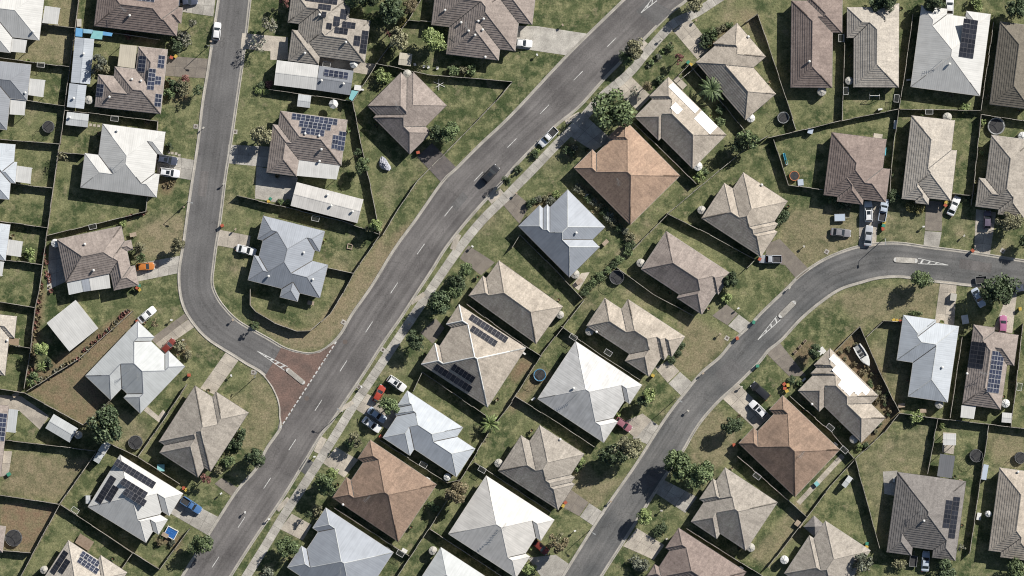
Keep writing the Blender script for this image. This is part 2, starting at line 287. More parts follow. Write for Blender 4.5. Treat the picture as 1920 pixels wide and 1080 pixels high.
def make_ground():
    step = 0.6; xs = np.arange(-130, 130.01, step); ys = np.arange(-80, 80.01, step)
    xs = np.concatenate([[-900], xs, [900]]); ys = np.concatenate([[-900], ys, [900]])
    X, Y = np.meshgrid(xs, ys); nx, ny = len(xs), len(ys)
    PX, PY = X / S + 960, 540 - Y / S
    dry = np.zeros_like(X); soil = np.zeros_like(X)
    for poly, d, s in DRY_POLY:
        m = in_poly(PX, PY, poly); dry[m] = np.maximum(dry[m], d); soil[m] = np.maximum(soil[m], s)
    for _ in range(2):
        for A in (dry, soil): A[1:-1, 1:-1] = (A[1:-1, 1:-1] * 2 + A[:-2, 1:-1] + A[2:, 1:-1] + A[1:-1, :-2] + A[1:-1, 2:]) / 6
    for x, y, r, v in DRY_BLOB:
        dry = np.maximum(dry, v * np.exp(-((PX - x) ** 2 + (PY - y) ** 2) / (r * r)))
    rng = np.random.default_rng(11); tone = rng.uniform(.1, 1, len(LOTS)); tone[[18, 19, 9, 15]] = .12, .1, .45, .15; tone[[30, 31, 0, 1, 2]] = .9, 1, .9, .8, .85; best = np.full(X.shape, 1e18); lot = np.zeros_like(X)
    wx, wy = PX + 5 * np.sin(PY / 9), PY + 5 * np.sin(PX / 11)
    for (x, y), t in zip(LOTS, tone):
        d = (wx - x) ** 2 + (wy - y) ** 2; k = d < best; best[k] = d[k]; lot[k] = t
    V = np.stack([X, Y, np.zeros_like(X)], -1).reshape(-1, 3)
    i = np.arange(nx * ny).reshape(ny, nx)
    F = np.stack([i[:-1, :-1], i[:-1, 1:], i[1:, 1:], i[1:, :-1]], -1).reshape(-1, 4)
    me = bpy.data.meshes.new('ground'); me.vertices.add(len(V)); me.vertices.foreach_set('co', V.ravel())
    me.loops.add(F.size); me.loops.foreach_set('vertex_index', F.ravel().astype(np.int32))
    me.polygons.add(len(F)); me.polygons.foreach_set('loop_start', np.arange(0, F.size, 4, dtype=np.int32))
    a = me.color_attributes.new('wear', 'FLOAT_COLOR', 'POINT')
    C = np.zeros((len(V), 4), np.float32); C[:, 0] = dry.ravel(); C[:, 1] = soil.ravel(); C[:, 2] = lot.ravel(); C[:, 3] = 1; a.data.foreach_set('color', C.ravel())
    me.update(calc_edges=True); me.validate()
    m = bpy.data.materials.new('lawn'); m.use_nodes = True; n, l = m.node_tree.nodes, m.node_tree.links; b = n['Principled BSDF']
    b.inputs['Roughness'].default_value = .95; b.inputs['Specular IOR Level'].default_value = .1
    g = n.new('ShaderNodeNewGeometry'); at = n.new('ShaderNodeAttribute'); at.attribute_name = 'wear'
    sp = n.new('ShaderNodeSeparateColor'); l.new(at.outputs['Color'], sp.inputs[0])
    def noise(sc, de, rgh=.6):
        t = n.new('ShaderNodeTexNoise'); t.inputs['Scale'].default_value = sc; t.inputs['Detail'].default_value = de; t.inputs['Roughness'].default_value = rgh
        l.new(g.outputs['Position'], t.inputs['Vector']); return t.outputs[0]
    def mrange(v, a0, a1, b0=0, b1=1):
        r = n.new('ShaderNodeMapRange'); r.inputs[1].default_value = a0; r.inputs[2].default_value = a1; r.inputs[3].default_value = b0; r.inputs[4].default_value = b1
        l.new(v, r.inputs[0]); return r.outputs[0]
    def math_(op, x, y):
        q = n.new('ShaderNodeMath'); q.operation = op; q.use_clamp = op != 'MULTIPLY'
        for k, v in ((0, x), (1, y)):
            if isinstance(v, (int, float)): q.inputs[k].default_value = v
            else: l.new(v, q.inputs[k])
        return q.outputs[0]
    def mix(f, c1, c2):
        q = n.new('ShaderNodeMix'); q.data_type = 'RGBA'; l.new(f, q.inputs[0])
        for k, v in ((6, c1), (7, c2)):
            if isinstance(v, tuple): q.inputs[k].default_value = (*v, 1)
            else: l.new(v, q.inputs[k])
        return q.outputs[2]
    big, mid, fine = noise(.07, 6, .6), noise(.42, 9, .72), noise(2.6, 6, .75); blot = noise(.17, 7, .62)
    green = mix(mrange(big, .38, .62), (0.050, 0.072, 0.030), (0.110, 0.126, 0.060))
    green = mix(mrange(sp.outputs[2], 0, 1, 0, .8), green, (0.165, 0.174, 0.088))
    green = mix(mrange(blot, .47, .60, 0, .88), green, (0.042, 0.065, 0.027))
    green = mix(mrange(mid, .46, .64), green, (0.225, 0.222, 0.118))
    d = math_('ADD', math_('MULTIPLY', sp.outputs[0], mrange(mid, .3, .65, .3, 1.6)), mrange(noise(.3, 8, .7), .56, .70, 0, .75))
    c = mix(d, green, (0.250, 0.217, 0.140))
    so = math_('MULTIPLY', sp.outputs[1], mrange(mid, .3, .62, .15, 1.0))
    c = mix(so, c, (0.190, 0.130, 0.086))
    hs = n.new('ShaderNodeHueSaturation'); l.new(c, hs.inputs['Color']); l.new(mrange(fine, .3, .7, .5, 1.5), hs.inputs['Value'])
    l.new(hs.outputs[0], b.inputs['Base Color'])
    bp = n.new('ShaderNodeBump'); bp.inputs['Distance'].default_value = .10; l.new(noise(4.0, 5, .8), bp.inputs['Height']); l.new(bp.outputs[0], b.inputs['Normal'])
    me.materials.append(m)
    tag(link('ground', me), 'mown lawn ground with green and straw dry patches', 'lawn', kind='structure')
make_ground()

# ================================================================ roads
def road_mat(name, c1, c2, blotch):
    m = mat(name, c1, c2, 0.14, 0.85, fine=.16, fscale=3, detail=9, spec=.25)
    n, l = m.node_tree.nodes, m.node_tree.links; b = n['Principled BSDF']; src = b.inputs['Base Color'].links[0].from_socket
    uv = n.new('ShaderNodeUVMap'); uv.uv_map = 'UVMap'; sx = n.new('ShaderNodeSeparateXYZ'); l.new(uv.outputs[0], sx.inputs[0])
    mp = n.new('ShaderNodeMapping'); mp.inputs['Scale'].default_value = (1.0, 0.03, 1); l.new(uv.outputs[0], mp.inputs[0])
    t = n.new('ShaderNodeTexNoise'); t.inputs['Scale'].default_value = 1.1; t.inputs['Detail'].default_value = 4; l.new(mp.outputs[0], t.inputs['Vector'])
    r = n.new('ShaderNodeMapRange'); r.inputs[1].default_value = .32; r.inputs[2].default_value = .68; r.inputs[3].default_value = 1 - blotch; r.inputs[4].default_value = 1 + blotch
    l.new(t.outputs[0], r.inputs[0])
    hs = n.new('ShaderNodeHueSaturation'); l.new(src, hs.inputs['Color']); l.new(r.outputs[0], hs.inputs['Value'])
    # tar-sealed cracks
    v = n.new('ShaderNodeTexVoronoi'); v.feature = 'DISTANCE_TO_EDGE'; v.inputs['Scale'].default_value = .07; g = n.new('ShaderNodeNewGeometry')
    nz = n.new('ShaderNodeTexNoise'); nz.inputs['Scale'].default_value = .5; nz.inputs['Detail'].default_value = 4; l.new(g.outputs['Position'], nz.inputs['Vector'])
    mx = n.new('ShaderNodeVectorMath'); mx.operation = 'MULTIPLY_ADD'; mx.inputs[1].default_value = (6, 6, 6); l.new(nz.outputs['Color'], mx.inputs[0]); l.new(g.outputs['Position'], mx.inputs[2])
    l.new(mx.outputs[0], v.inputs['Vector'])
    cr = n.new('ShaderNodeMapRange'); cr.inputs[1].default_value = .003; cr.inputs[2].default_value = .009; cr.inputs[3].default_value = .78; cr.inputs[4].default_value = 1
    l.new(v.outputs['Distance'], cr.inputs[0])
    h2 = n.new('ShaderNodeHueSaturation'); l.new(hs.outputs[0], h2.inputs['Color']); l.new(cr.outputs[0], h2.inputs['Value']); l.new(h2.outputs[0], b.inputs['Base Color'])
    return m
ASPH = road_mat('asphalt_worn', (0.104, 0.098, 0.097), (0.166, 0.157, 0.153), .2)
ASPH_D = road_mat('asphalt_dark', (0.092, 0.094, 0.095), (0.158, 0.155, 0.152), .18)
ASPH_S = road_mat('asphalt_side', (0.108, 0.106, 0.106), (0.148, 0.145, 0.144), .14)
MAIN_L = [(1215, -45), (1170, 0), (1067, 101), (960, 215), (902, 270), (855, 317), (830, 341), (780, 412), (740, 467), (697, 537), (660, 590), (640, 625), (600, 686), (560, 750), (526, 803), (501, 840), (480, 880), (447, 917), (412, 970), (390, 1005), (355, 1060), (318, 1120)]
MAIN_R = [(1332, -45), (1287, 0), (1255, 25), (1200, 80), (1135, 145), (1085, 200), (1042, 235), (1005, 270), (960, 317), (940, 342), (905, 380), (870, 420), (835, 465), (810, 505), (787, 540), (750, 597), (720, 640), (685, 695), (655, 740), (620, 792), (600, 817), (567, 872), (525, 940), (480, 1005), (435, 1075), (408, 1120)]
SIDE_E = [(474, -45), (468, 0), (457, 95), (442, 200), (430, 282), (422, 332), (415, 390), (410, 427), (405, 457), (400, 495), (397, 530), (405, 555), (420, 577), (445, 602), (480, 623), (505, 637), (530, 652), (550, 659), (577, 664), (600, 660), (620, 647), (640, 625)]
SIDE_W = [(416, -45), (410, 0), (395, 100), (389, 140), (380, 195), (372, 265), (360, 345), (352, 400), (345, 452), (340, 482), (336, 510), (337, 540), (342, 567), (352, 590), (370, 615), (390, 635), (412, 650), (440, 667), (465, 683), (480, 691), (495, 702), (512, 725), (522, 747), (526, 765), (526, 780), (520, 802)]
EAST_N = [(1028, 1125), (1056, 1080), (1130, 962), (1190, 875), (1230, 812), (1257, 772), (1282, 740), (1315, 700), (1350, 670), (1375, 640), (1405, 612), (1430, 585), (1477, 540), (1500, 517), (1540, 490), (1580, 472), (1615, 462), (1652, 457), (1690, 457), (1740, 464), (1790, 470), (1840, 477), (1902, 487), (1990, 500)]
EAST_S = [(1100, 1122), (1130, 1075), (1175, 1005), (1210, 950), (1245, 895), (1280, 845), (1297, 815), (1312, 792), (1330, 770), (1352, 747), (1382, 720), (1422, 680), (1440, 657), (1465, 637), (1502, 597), (1540, 565), (1575, 542), (1615, 529), (1645, 521), (1680, 518), (1705, 520), (1745, 526), (1790, 531), (1815, 534), (1920, 543), (1990, 549)]
def road(name, L, Rr, m, z, label, n=150):
    A, la = resample(smooth_line(L), n); B, lb = resample(smooth_line(Rr), n); mb = MB(); ln = (la + lb) / 2; K = 4
    for i in range(n):
        wid = (A[i] - B[i]).length
        for k in range(K):
            f0, f1 = k / K, (k + 1) / K
            p = [A[i].lerp(B[i], f0), A[i].lerp(B[i], f1), A[i + 1].lerp(B[i + 1], f1), A[i + 1].lerp(B[i + 1], f0)]
            mb.face([(q.x, q.y, z) for q in p][::1], 0, [(f0 * 9, ln * i / n), (f1 * 9, ln * i / n), (f1 * 9, ln * (i + 1) / n), (f0 * 9, ln * (i + 1) / n)])
    o = build(name, mb, m); return tag(o, label, 'road', kind='structure')
road('road', MAIN_L, MAIN_R, ASPH, 0.012, 'wide grey asphalt road with a dashed white centre line')
road('road', SIDE_E, SIDE_W[:-1] + [(520, 806)], ASPH_S, 0.006, 'pale grey side street curving down to the red junction')
road('road', EAST_N, EAST_S, ASPH_D, 0.006, 'dark patched asphalt street curving between the driveways')
for pts, z, m, lb in [([(1192, 22), (1218, -4), (1262, 22), (1232, 48)], .016, ASPH_S, 'rectangular asphalt repair near the painted wedge'), ([(1340, 700), (1372, 672), (1398, 694), (1362, 724)], .010, ASPH_S, 'pale asphalt repair on the dark street near the green bin'), ([(1205, 905), (1222, 880), (1240, 892), (1222, 916)], .010, ASPH, 'square asphalt repair on the dark street by twin trees'), ([(376, 320), (392, 322), (386, 370), (370, 366)], .010, ASPH, 'narrow asphalt repair on the pale side street'), ([(845, 385), (868, 360), (878, 370), (856, 396)], .016, ASPH_S, 'small asphalt repair on the wide road below the black car'), ([(560, 880), (575, 858), (588, 867), (572, 890)], .016, ASPH_D, 'dark asphalt repair on the lower wide road'), ([(1800, 485), (1860, 494), (1858, 512), (1798, 503)], .010, ASPH, 'long asphalt repair on the street bend end')]:
    P = [W(p) for p in pts]; P = P if sum(P[i][0] * P[(i + 1) % 4][1] - P[(i + 1) % 4][0] * P[i][1] for i in range(4)) > 0 else P[::-1]
    mb = MB(); mb.face([(x, y, z) for x, y in P], 0, [(0, 0), (3, 0), (3, 3), (0, 3)]); tag(build('road_patch', mb, m), lb, 'road repair', kind='structure')
def kerb(pts, side, label):
    L = smooth_line(pts); N = normals(L); mb = MB()
    prof = [(-0.28, 0.016), (0.10, 0.014), (0.17, 0.11), (0.34, 0.12), (0.42, 0.0)]
    for i in range(len(L) - 1):
        for (o0, z0), (o1, z1) in zip(prof, prof[1:]):
            a, b = L[i] + N[i] * side * o0, L[i] + N[i] * side * o1; c, d = L[i + 1] + N[i + 1] * side * o1, L[i + 1] + N[i + 1] * side * o0
            q = [(a.x, a.y, z0), (b.x, b.y, z1), (c.x, c.y, z1), (d.x, d.y, z0)]
            mb.face(q if side < 0 else q[::-1])
    tag(build('kerb', mb, KERB), label, 'kerb', kind='structure')
j1 = MAIN_L.index((640, 625))
kerb(MAIN_L[:j1 + 1] + SIDE_E[:-1][::-1], -1, 'concrete kerb round the grassy corner with the curved fence')
kerb(SIDE_W[:-1] + MAIN_L[MAIN_L.index((526, 803)):], -1, 'concrete kerb along the side street and lower wide road')
kerb(MAIN_R, 1, 'concrete kerb beside the footpath of the wide road')
kerb(EAST_N, 1, 'concrete kerb on the outer bend of the dark street')
kerb(EAST_S, -1, 'concrete kerb on the inner bend of the dark street')
def sheet(name, pts, z, m, label, cat, kind='structure', world=False):
    P = pts if world else [W(p) for p in pts]
    a = sum(P[i][0] * P[(i + 1) % len(P)][1] - P[(i + 1) % len(P)][0] * P[i][1] for i in range(len(P)))
    if a < 0: P = P[::-1]
    mb = MB(); mb.face([(x, y, z) for x, y in P]); o = build(name, mb, m)
    if label: tag(o, label, cat, kind=kind)
    return o
sheet('red_road_surface', [(527, 652), (550, 660), (577, 665), (600, 661), (620, 648), (633, 640), (529, 797), (526, 780), (526, 765), (522, 747), (512, 725), (497, 705), (512, 680)], 0.018, RED, 'red coloured asphalt patch at the mouth of the side street', 'road surface')
def stripe(a, b, w, name='road_marking', z=0.022, parent=None):
    a, b = Vector(W(a)), Vector(W(b)); t = (b - a).normalized(); nn = Vector((-t.y, t.x)) * w / 2
    mb = MB(); mb.face([(*(a - nn), z), (*(b - nn), z), (*(b + nn), z), (*(a + nn), z)]); return build(name, mb, PAINT, parent)
cen = [(1210, 16), (1147, 79), (1084, 142), (1021, 205), (960, 268), (897, 331), (841, 396), (789, 467), (739, 540), (692, 613), (644, 686), (597, 760), (548, 834), (501, 906), (453, 979), (404, 1054)]
for k in range(1, len(cen)):
    a, c = Vector(cen[k]), Vector(cen[min(k + 1, len(cen) - 1)]) if k + 1 < len(cen) else Vector(cen[k]) * 2 - Vector(cen[k - 1])
    d = (c - Vector(cen[k - 1])).normalized() * 12
    o = stripe(a - d, a + d, 0.15); tag(o, 'white dash of the broken centre line on the wide road', 'marking', 'centre line dashes', 'structure')
gw0, gw1 = Vector((629, 643)), Vector((527, 800))
for k in range(21):
    a = gw0.lerp(gw1, k / 20); d = (gw1 - gw0).normalized() * 3.0
    tag(stripe(a - d, a + d, 0.28), 'short thick white dash across the red side street mouth', 'marking', 'give way line dashes', 'structure')
def island(a, b, w, tip, label, plabel, nbar):
    """raised concrete island a-b with rounded white ends, and its painted wedge running to tip from the b end"""
    A, B, T = Vector(W(a)), Vector(W(b)), Vector(W(tip)); t = (B - A).normalized(); nn = Vector((-t.y, t.x)); r = w * S / 2
    root = link('traffic_island', None, None, (*((A + B) / 2), 0)); tag(root, label, 'traffic island'); c = (A + B) / 2
    P = []
    for k in range(7): an = math.pi * k / 6; P.append(A - t * r * math.sin(an) + nn * r * math.cos(an))
    Q = []
    for k in range(7): an = math.pi * k / 6; Q.append(B + t * r * math.sin(an) - nn * r * math.cos(an))
    mb = MB(); mb.prism([tuple(p - c) for p in (P + Q)], 0.008, 0.14); build('island_body', mb, CONC, root)
    for E, sgn in ((A, -1), (B, 1)):
        cap = []
        for k in range(9): an = math.pi * k / 8; cap.append(E - c + t * sgn * (r - .12) * math.sin(an) + nn * (r - .12) * math.cos(an) * -sgn)
        mb = MB(); mb.prism([tuple(p) for p in cap], 0.14, 0.15); build('white_end', mb, PAINT, root)
    root = link('painted_wedge', None, None, (0, 0, 0)); tag(root, plabel, 'marking', kind='structure')
    b0 = B + t * (r + .05); T2 = T
    def seg(p, q, wd, z=.024):
        d = (q - p).normalized(); n2 = Vector((-d.y, d.x)) * wd / 2; mb = MB(); mb.face([(*(p - n2), z), (*(q - n2), z), (*(q + n2), z), (*(p + n2), z)]); build('paint_line', mb, PAINT, root)
    seg(b0 + nn * r, T2, .16); seg(b0 - nn * r, T2, .16, .027)
    for k in range(nbar):
        f = (k + .25) / (nbar + 1.2); p = (b0 + nn * r * .9).lerp(T2, f + .07); q = (b0 - nn * r * .9).lerp(T2, f); g = (T2 - b0) * .06
        mb = MB(); z = .030; mb.face([(*(p), z), (*(q), z), (*(q + g), z), (*(p + g), z)][::1]); build('paint_bar', mb, PAINT, root)
island((568, 717), (540, 694), 9, (482, 658), 'narrow concrete traffic island in the red junction', 'white hatched wedge leading to the red junction island', 4)
island((1680, 487), (1716, 489), 10, (1778, 497), 'concrete traffic island on the bend beside the silver car driveway', 'white hatched wedge on the street bend under the parked cars', 3)
island((1488, 568), (1464, 592), 10, (1421, 637), 'long pale concrete island on the straight of the dark street', 'white hatched wedge beside the green lidded kerb bins', 3)
root = link('painted_wedge', None); tag(root, 'white painted wedge at the end of the dashed centre line', 'marking', kind='structure')
for a, b in (((1202, 24), (1218, 4)), ((1202, 24), (1232, 1)), ((1218, 4), (1232, -14)), ((1212, 17), (1216, 7)), ((1222, 10), (1224, -4))): stripe(a, b, .18, 'paint_line', .022 + .002 * random.random(), root)

# ================================================================ footpath, drives
FP = [(1395, -35), (1335, 5), (1300, 27), (1262, 45), (1215, 95), (1180, 137), (1130, 180), (1092, 222), (1035, 280), (997, 320), (967, 350), (950, 368), (905, 412), (867, 458), (842, 493), (812, 537), (797, 560), (762, 612), (722, 672), (690, 720), (665, 757), (635, 806), (600, 862), (565, 917), (530, 970), (495, 1028), (470, 1068), (440, 1115)]
L, ln = resample(smooth_line(FP), 112); N = normals(L)
mb = MB()
for i in range(112):
    a, b, c, d = L[i] - N[i] * .95, L[i] + N[i] * .95, L[i + 1] + N[i + 1] * .95, L[i + 1] - N[i + 1] * .95
    mb.face([(*a, .02), (*d, .02), (*c, .02), (*b, .02)])
foot = tag(build('footpath', mb, PAVER_D), 'long pale concrete slab footpath beside the wide road', 'footpath', kind='structure')
for i in range(112):
    g = (L[i + 1] - L[i]).normalized() * .025
    q = [L[i] - N[i] * 1.0 + g, L[i + 1] - N[i + 1] * 1.0 - g, L[i + 1] + N[i + 1] * 1.0 - g, L[i] + N[i] * 1.0 + g]
    c = sum(q, Vector((0, 0))) / 4; mb = MB(); mb.prism([tuple(p - c) for p in q], 0, .045); build('slab', mb, CONC, foot, loc=(*c, 0))
DZ = [0]
def drive(pts, m, label, z=.030, size=2.6, name='driveway', cat='driveway'):
    """paved quad, cut in slabs with open joints over a dark bed; other outlines are one slab"""
    DZ[0] += 1; z += .003 * (DZ[0] % 5)
    P = [Vector(W(p)) for p in pts]
    a = sum(P[i].x * P[(i + 1) % len(P)].y - P[(i + 1) % len(P)].x * P[i].y for i in range(len(P)))
    if a < 0: P = P[::-1]
    c = sum(P, Vector((0, 0))) / len(P)
    mb = MB(); mb.face([(*(c + (p - c) * .985 - c), z - .014) for p in P])
    o = build(name, mb, PAVER_D, loc=(*c, 0)); tag(o, label, cat, kind='structure')
    if len(P) != 4:
        mb = MB(); mb.prism([tuple(p - c) for p in P], .0, z); build('slab', mb, m, o); return
    nu = max(1, round(((P[1] - P[0]).length + (P[2] - P[3]).length) / 2 / size)); nv = max(1, round(((P[3] - P[0]).length + (P[2] - P[1]).length) / 2 / size))
    B = lambda u, v: P[0].lerp(P[1], u).lerp(P[3].lerp(P[2], u), v)
    for i in range(nu):
        for j in range(nv):
            e = .025 / size; q = [B((i + e) / nu, (j + e) / nv), B((i + 1 - e) / nu, (j + e) / nv), B((i + 1 - e) / nu, (j + 1 - e) / nv), B((i + e) / nu, (j + 1 - e) / nv)]
            k = sum(q, Vector((0, 0))) / 4; mb = MB(); mb.prism([tuple(p - k) for p in q], 0, z); build('slab', mb, m, o, loc=(*(k - c), 0))
DRIVES = [([(1262, 58), (1293, 33), (1335, 88), (1308, 112)], CONC_W), ([(1152, 168), (1181, 141), (1222, 181), (1196, 208)], CONC_W), ([(1064, 252), (1095, 214), (1148, 262), (1112, 284)], CONC),
 ([(943, 384), (962, 357), (994, 384), (974, 420)], PAVER), ([(862, 484), (878, 460), (928, 492), (902, 517)], PAVER), ([(788, 624), (817, 597), (834, 615), (812, 645)], PAVER),
 ([(668, 768), (688, 738), (752, 768), (728, 806)], CONC_W), ([(605, 868), (630, 838), (672, 862), (646, 896)], CONC_W), ([(525, 992), (547, 963), (585, 984), (568, 1014)], CONC_W),
 ([(345, -10), (405, -8), (400, 31), (340, 22)], CONC), ([(311, 105), (391, 110), (385, 147), (308, 142)], PAVER), ([(292, 287), (365, 300), (360, 338), (295, 327)], CONC),
 ([(255, 495), (339, 479), (335, 512), (258, 528)], CONC), ([(282, 635), (346, 588), (354, 597), (292, 645)], PAVER), ([(290, 643), (354, 598), (368, 611), (303, 656)], CONC_W), ([(375, 728), (424, 659), (448, 675), (402, 740)], CONC_W),
 ([(335, 930), (411, 970), (392, 1005), (318, 962)], CONC), ([(402, 907), (415, 896), (448, 916), (435, 931)], PAVER), ([(454, 62), (540, 70), (540, 112), (507, 112), (507, 96), (451, 91)], CONC_W),
 ([(428, 271), (508, 275), (502, 314), (425, 306)], CONC), ([(481, 312), (502, 316), (500, 325), (558, 333), (552, 386), (478, 372)], CONC), ([(409, 430), (470, 442), (467, 471), (405, 460)], CONC_W),
 ([(964, 48), (1007, 49), (1100, 63), (1064, 104), (990, 93), (962, 90)], CONC), ([(782, 294), (810, 268), (855, 313), (828, 343)], PAVER_D),
 ([(1440, 456), (1462, 448), (1517, 505), (1494, 524), (1472, 497), (1432, 490)], PAVER), ([(1612, 376), (1666, 380), (1660, 415), (1646, 420), (1642, 461), (1610, 466)], CONC_W),
 ([(1736, 376), (1768, 378), (1766, 434), (1734, 432)], PAVER), ([(1734, 433), (1766, 435), (1760, 468), (1731, 462)], CONC), ([(1830, 392), (1868, 398), (1856, 479), (1826, 476)], CONC_W),
 ([(1763, 527), (1794, 530), (1789, 612), (1752, 607)], CONC_W), ([(1862, 618), (1898, 625), (1908, 540), (1884, 540), (1880, 575)], CONC_W), ([(1461, 641), (1437, 663), (1480, 706), (1512, 705)], PAVER),
 ([(1383, 718), (1354, 747), (1418, 806), (1446, 780)], CONC_W), ([(1240, 897), (1225, 922), (1285, 962), (1308, 932)], CONC), ([(1194, 990), (1168, 1024), (1226, 1050), (1246, 1022)], CONC_W),
 ([(1068, 916), (1104, 942), (1086, 968), (1050, 948)], PAVER), ([(1105, 943), (1134, 962), (1114, 987), (1087, 969)], CONC), ([(1042, 1040), (1070, 1060), (1056, 1085), (1018, 1086), (990, 1046)], CONC),
 ([(1160, 795), (1205, 775), (1222, 788), (1192, 822)], CONC_W), ([(1206, 776), (1238, 800), (1216, 834), (1186, 822)], CONC), ([(1228, 690), (1254, 675), (1274, 696), (1252, 718)], CONC_W), ([(1275, 697), (1298, 717), (1277, 742), (1253, 719)], CONC),
 ([(1335, 592), (1362, 570), (1384, 588), (1364, 610)], PAVER), ([(1385, 589), (1408, 606), (1391, 628), (1365, 611)], CONC), ([(-10, 740), (40, 743), (92, 780), (75, 806), (36, 770), (-10, 764)], CONC_W),
 ([(92, 460), (118, 462), (124, 528), (88, 545)], CONC), ([(600, 105), (688, 118), (706, 120), (690, 140), (600, 125)], CONC_W), ([(1768, 810), (1793, 812), (1788, 852), (1766, 848)], CONC_W), ([(1090, 512), (1106, 510), (1085, 545), (1072, 535)], CONC_W), ([(276, 762), (297, 780), (306, 768), (312, 776), (298, 792), (270, 770)], CONC_W),
 ([(1577, 850), (1584, 857), (1500, 947), (1493, 941)], CONC_W), ([(0, 845), (23, 846), (16, 892), (0, 894)], CONC_W), ([(1655, 884), (1683, 882), (1678, 930), (1658, 926)], CONC)]

# ================================================================ houses
BEIGE = mat_tile('tile_beige', (0.440, 0.390, 0.332), (0.380, 0.338, 0.288), (0.22, 0.195, 0.165), .75)
BEIGE_G = mat_tile('tile_beige_grey', (0.375, 0.342, 0.30), (0.32, 0.292, 0.257), (0.19, 0.172, 0.152), .75)
PALE = mat_tile('tile_pale', (0.47, 0.43, 0.375), (0.41, 0.375, 0.33), (0.28, 0.26, 0.235), .65)
BROWNG = mat_tile('tile_grey_brown', (0.325, 0.280, 0.253), (0.280, 0.240, 0.218), (0.16, 0.137, 0.125), .7)
BROWN_D = mat_tile('tile_dark_brown', (0.268, 0.218, 0.195), (0.228, 0.184, 0.165), (0.135, 0.108, 0.10), .7)
TERRA = mat_tile('tile_terracotta', (0.400, 0.285, 0.210), (0.345, 0.243, 0.180), (0.21, 0.155, 0.12), .75)
TERRA_D = mat_tile('tile_rust_brown', (0.300, 0.215, 0.162), (0.252, 0.18, 0.136), (0.145, 0.108, 0.085), .8)
GREYT = mat_tile('tile_grey', (0.225, 0.210, 0.200), (0.19, 0.178, 0.17), (0.13, 0.12, 0.115), .5)
OLIVE = mat_tile('tile_olive', (0.190, 0.170, 0.140), (0.160, 0.145, 0.12), (0.12, 0.11, 0.09), .4)
M_WHITE = mat_metal('metal_white', (0.54, 0.54, 0.525)); M_WARM = mat_metal('metal_warm_white', (0.56, 0.545, 0.52), dirt=.2)
M_SOILED = mat_metal('metal_soiled_white', (0.52, 0.52, 0.515), dirt=.26)
M_GREY = mat_metal('metal_grey', (0.24, 0.255, 0.28), .65, metal=.12); M_BLUE = mat_metal('metal_blue_grey', (0.30, 0.325, 0.365), .65, metal=.12); M_PALEB = mat_metal('metal_pale_blue', (0.44, 0.475, 0.515), .65, metal=.06)
M_LGREY = mat_metal('metal_light_grey', (0.46, 0.48, 0.485), .65, metal=.05); M_CHAR = mat_metal('metal_charcoal', (0.13, 0.135, 0.145)); M_CREAM = mat_metal('metal_cream', (0.47, 0.43, 0.35))
VALLEY = mat('valley_iron', (0.10, 0.095, 0.09), (0.07, 0.066, 0.062), 2, .6)
EAVE, PITCH = 2.7, math.tan(R(26))

def clip(P, f):
    """keep f(p) >= 0"""
    out = []; n = len(P)
    for i in range(n):
        a, b = P[i], P[(i + 1) % n]; fa, fb = f(a), f(b)
        if fa >= 0: out.append(a)
        if (fa > 0 and fb < 0) or (fa < 0 and fb > 0):
            t = fa / (fa - fb); out.append((a[0] + (b[0] - a[0]) * t, a[1] + (b[1] - a[1]) * t))
    return out if len(out) >= 3 else []
def area(P): return abs(sum(P[i][0] * P[(i + 1) % len(P)][1] - P[(i + 1) % len(P)][0] * P[i][1] for i in range(len(P)))) / 2 if P else 0
def planes(r):
    u0, v0, u1, v1 = r; k = PITCH
    return [(0, k, -k * v0), (-k, 0, k * u1), (0, -k, k * v1), (k, 0, -k * u0)]       # rise away from the v0, u1, v1, u0 eaves
def faces(r):
    u0, v0, u1, v1 = r; w, d = u1 - u0, v1 - v0; h = min(w, d) / 2
    if w >= d: A, B = (u0 + h, (v0 + v1) / 2), (u1 - h, (v0 + v1) / 2)
    else: A, B = ((u0 + u1) / 2, v0 + h), ((u0 + u1) / 2, v1 - h)
    c = [(u0, v0), (u1, v0), (u1, v1), (u0, v1)]
    if w >= d: fs = [[c[0], c[1], B, A], [c[1], c[2], B], [c[2], c[3], A, B], [c[3], c[0], A]]
    else: fs = [[c[0], c[1], A], [c[1], c[2], B, A], [c[2], c[3], B], [c[3], c[0], A, B]]
    segs = [(A, B), (c[0], A), (c[3], A) if w >= d else (c[1], A), (c[2], B), (c[1], B) if w >= d else (c[3], B)]
    return fs, segs
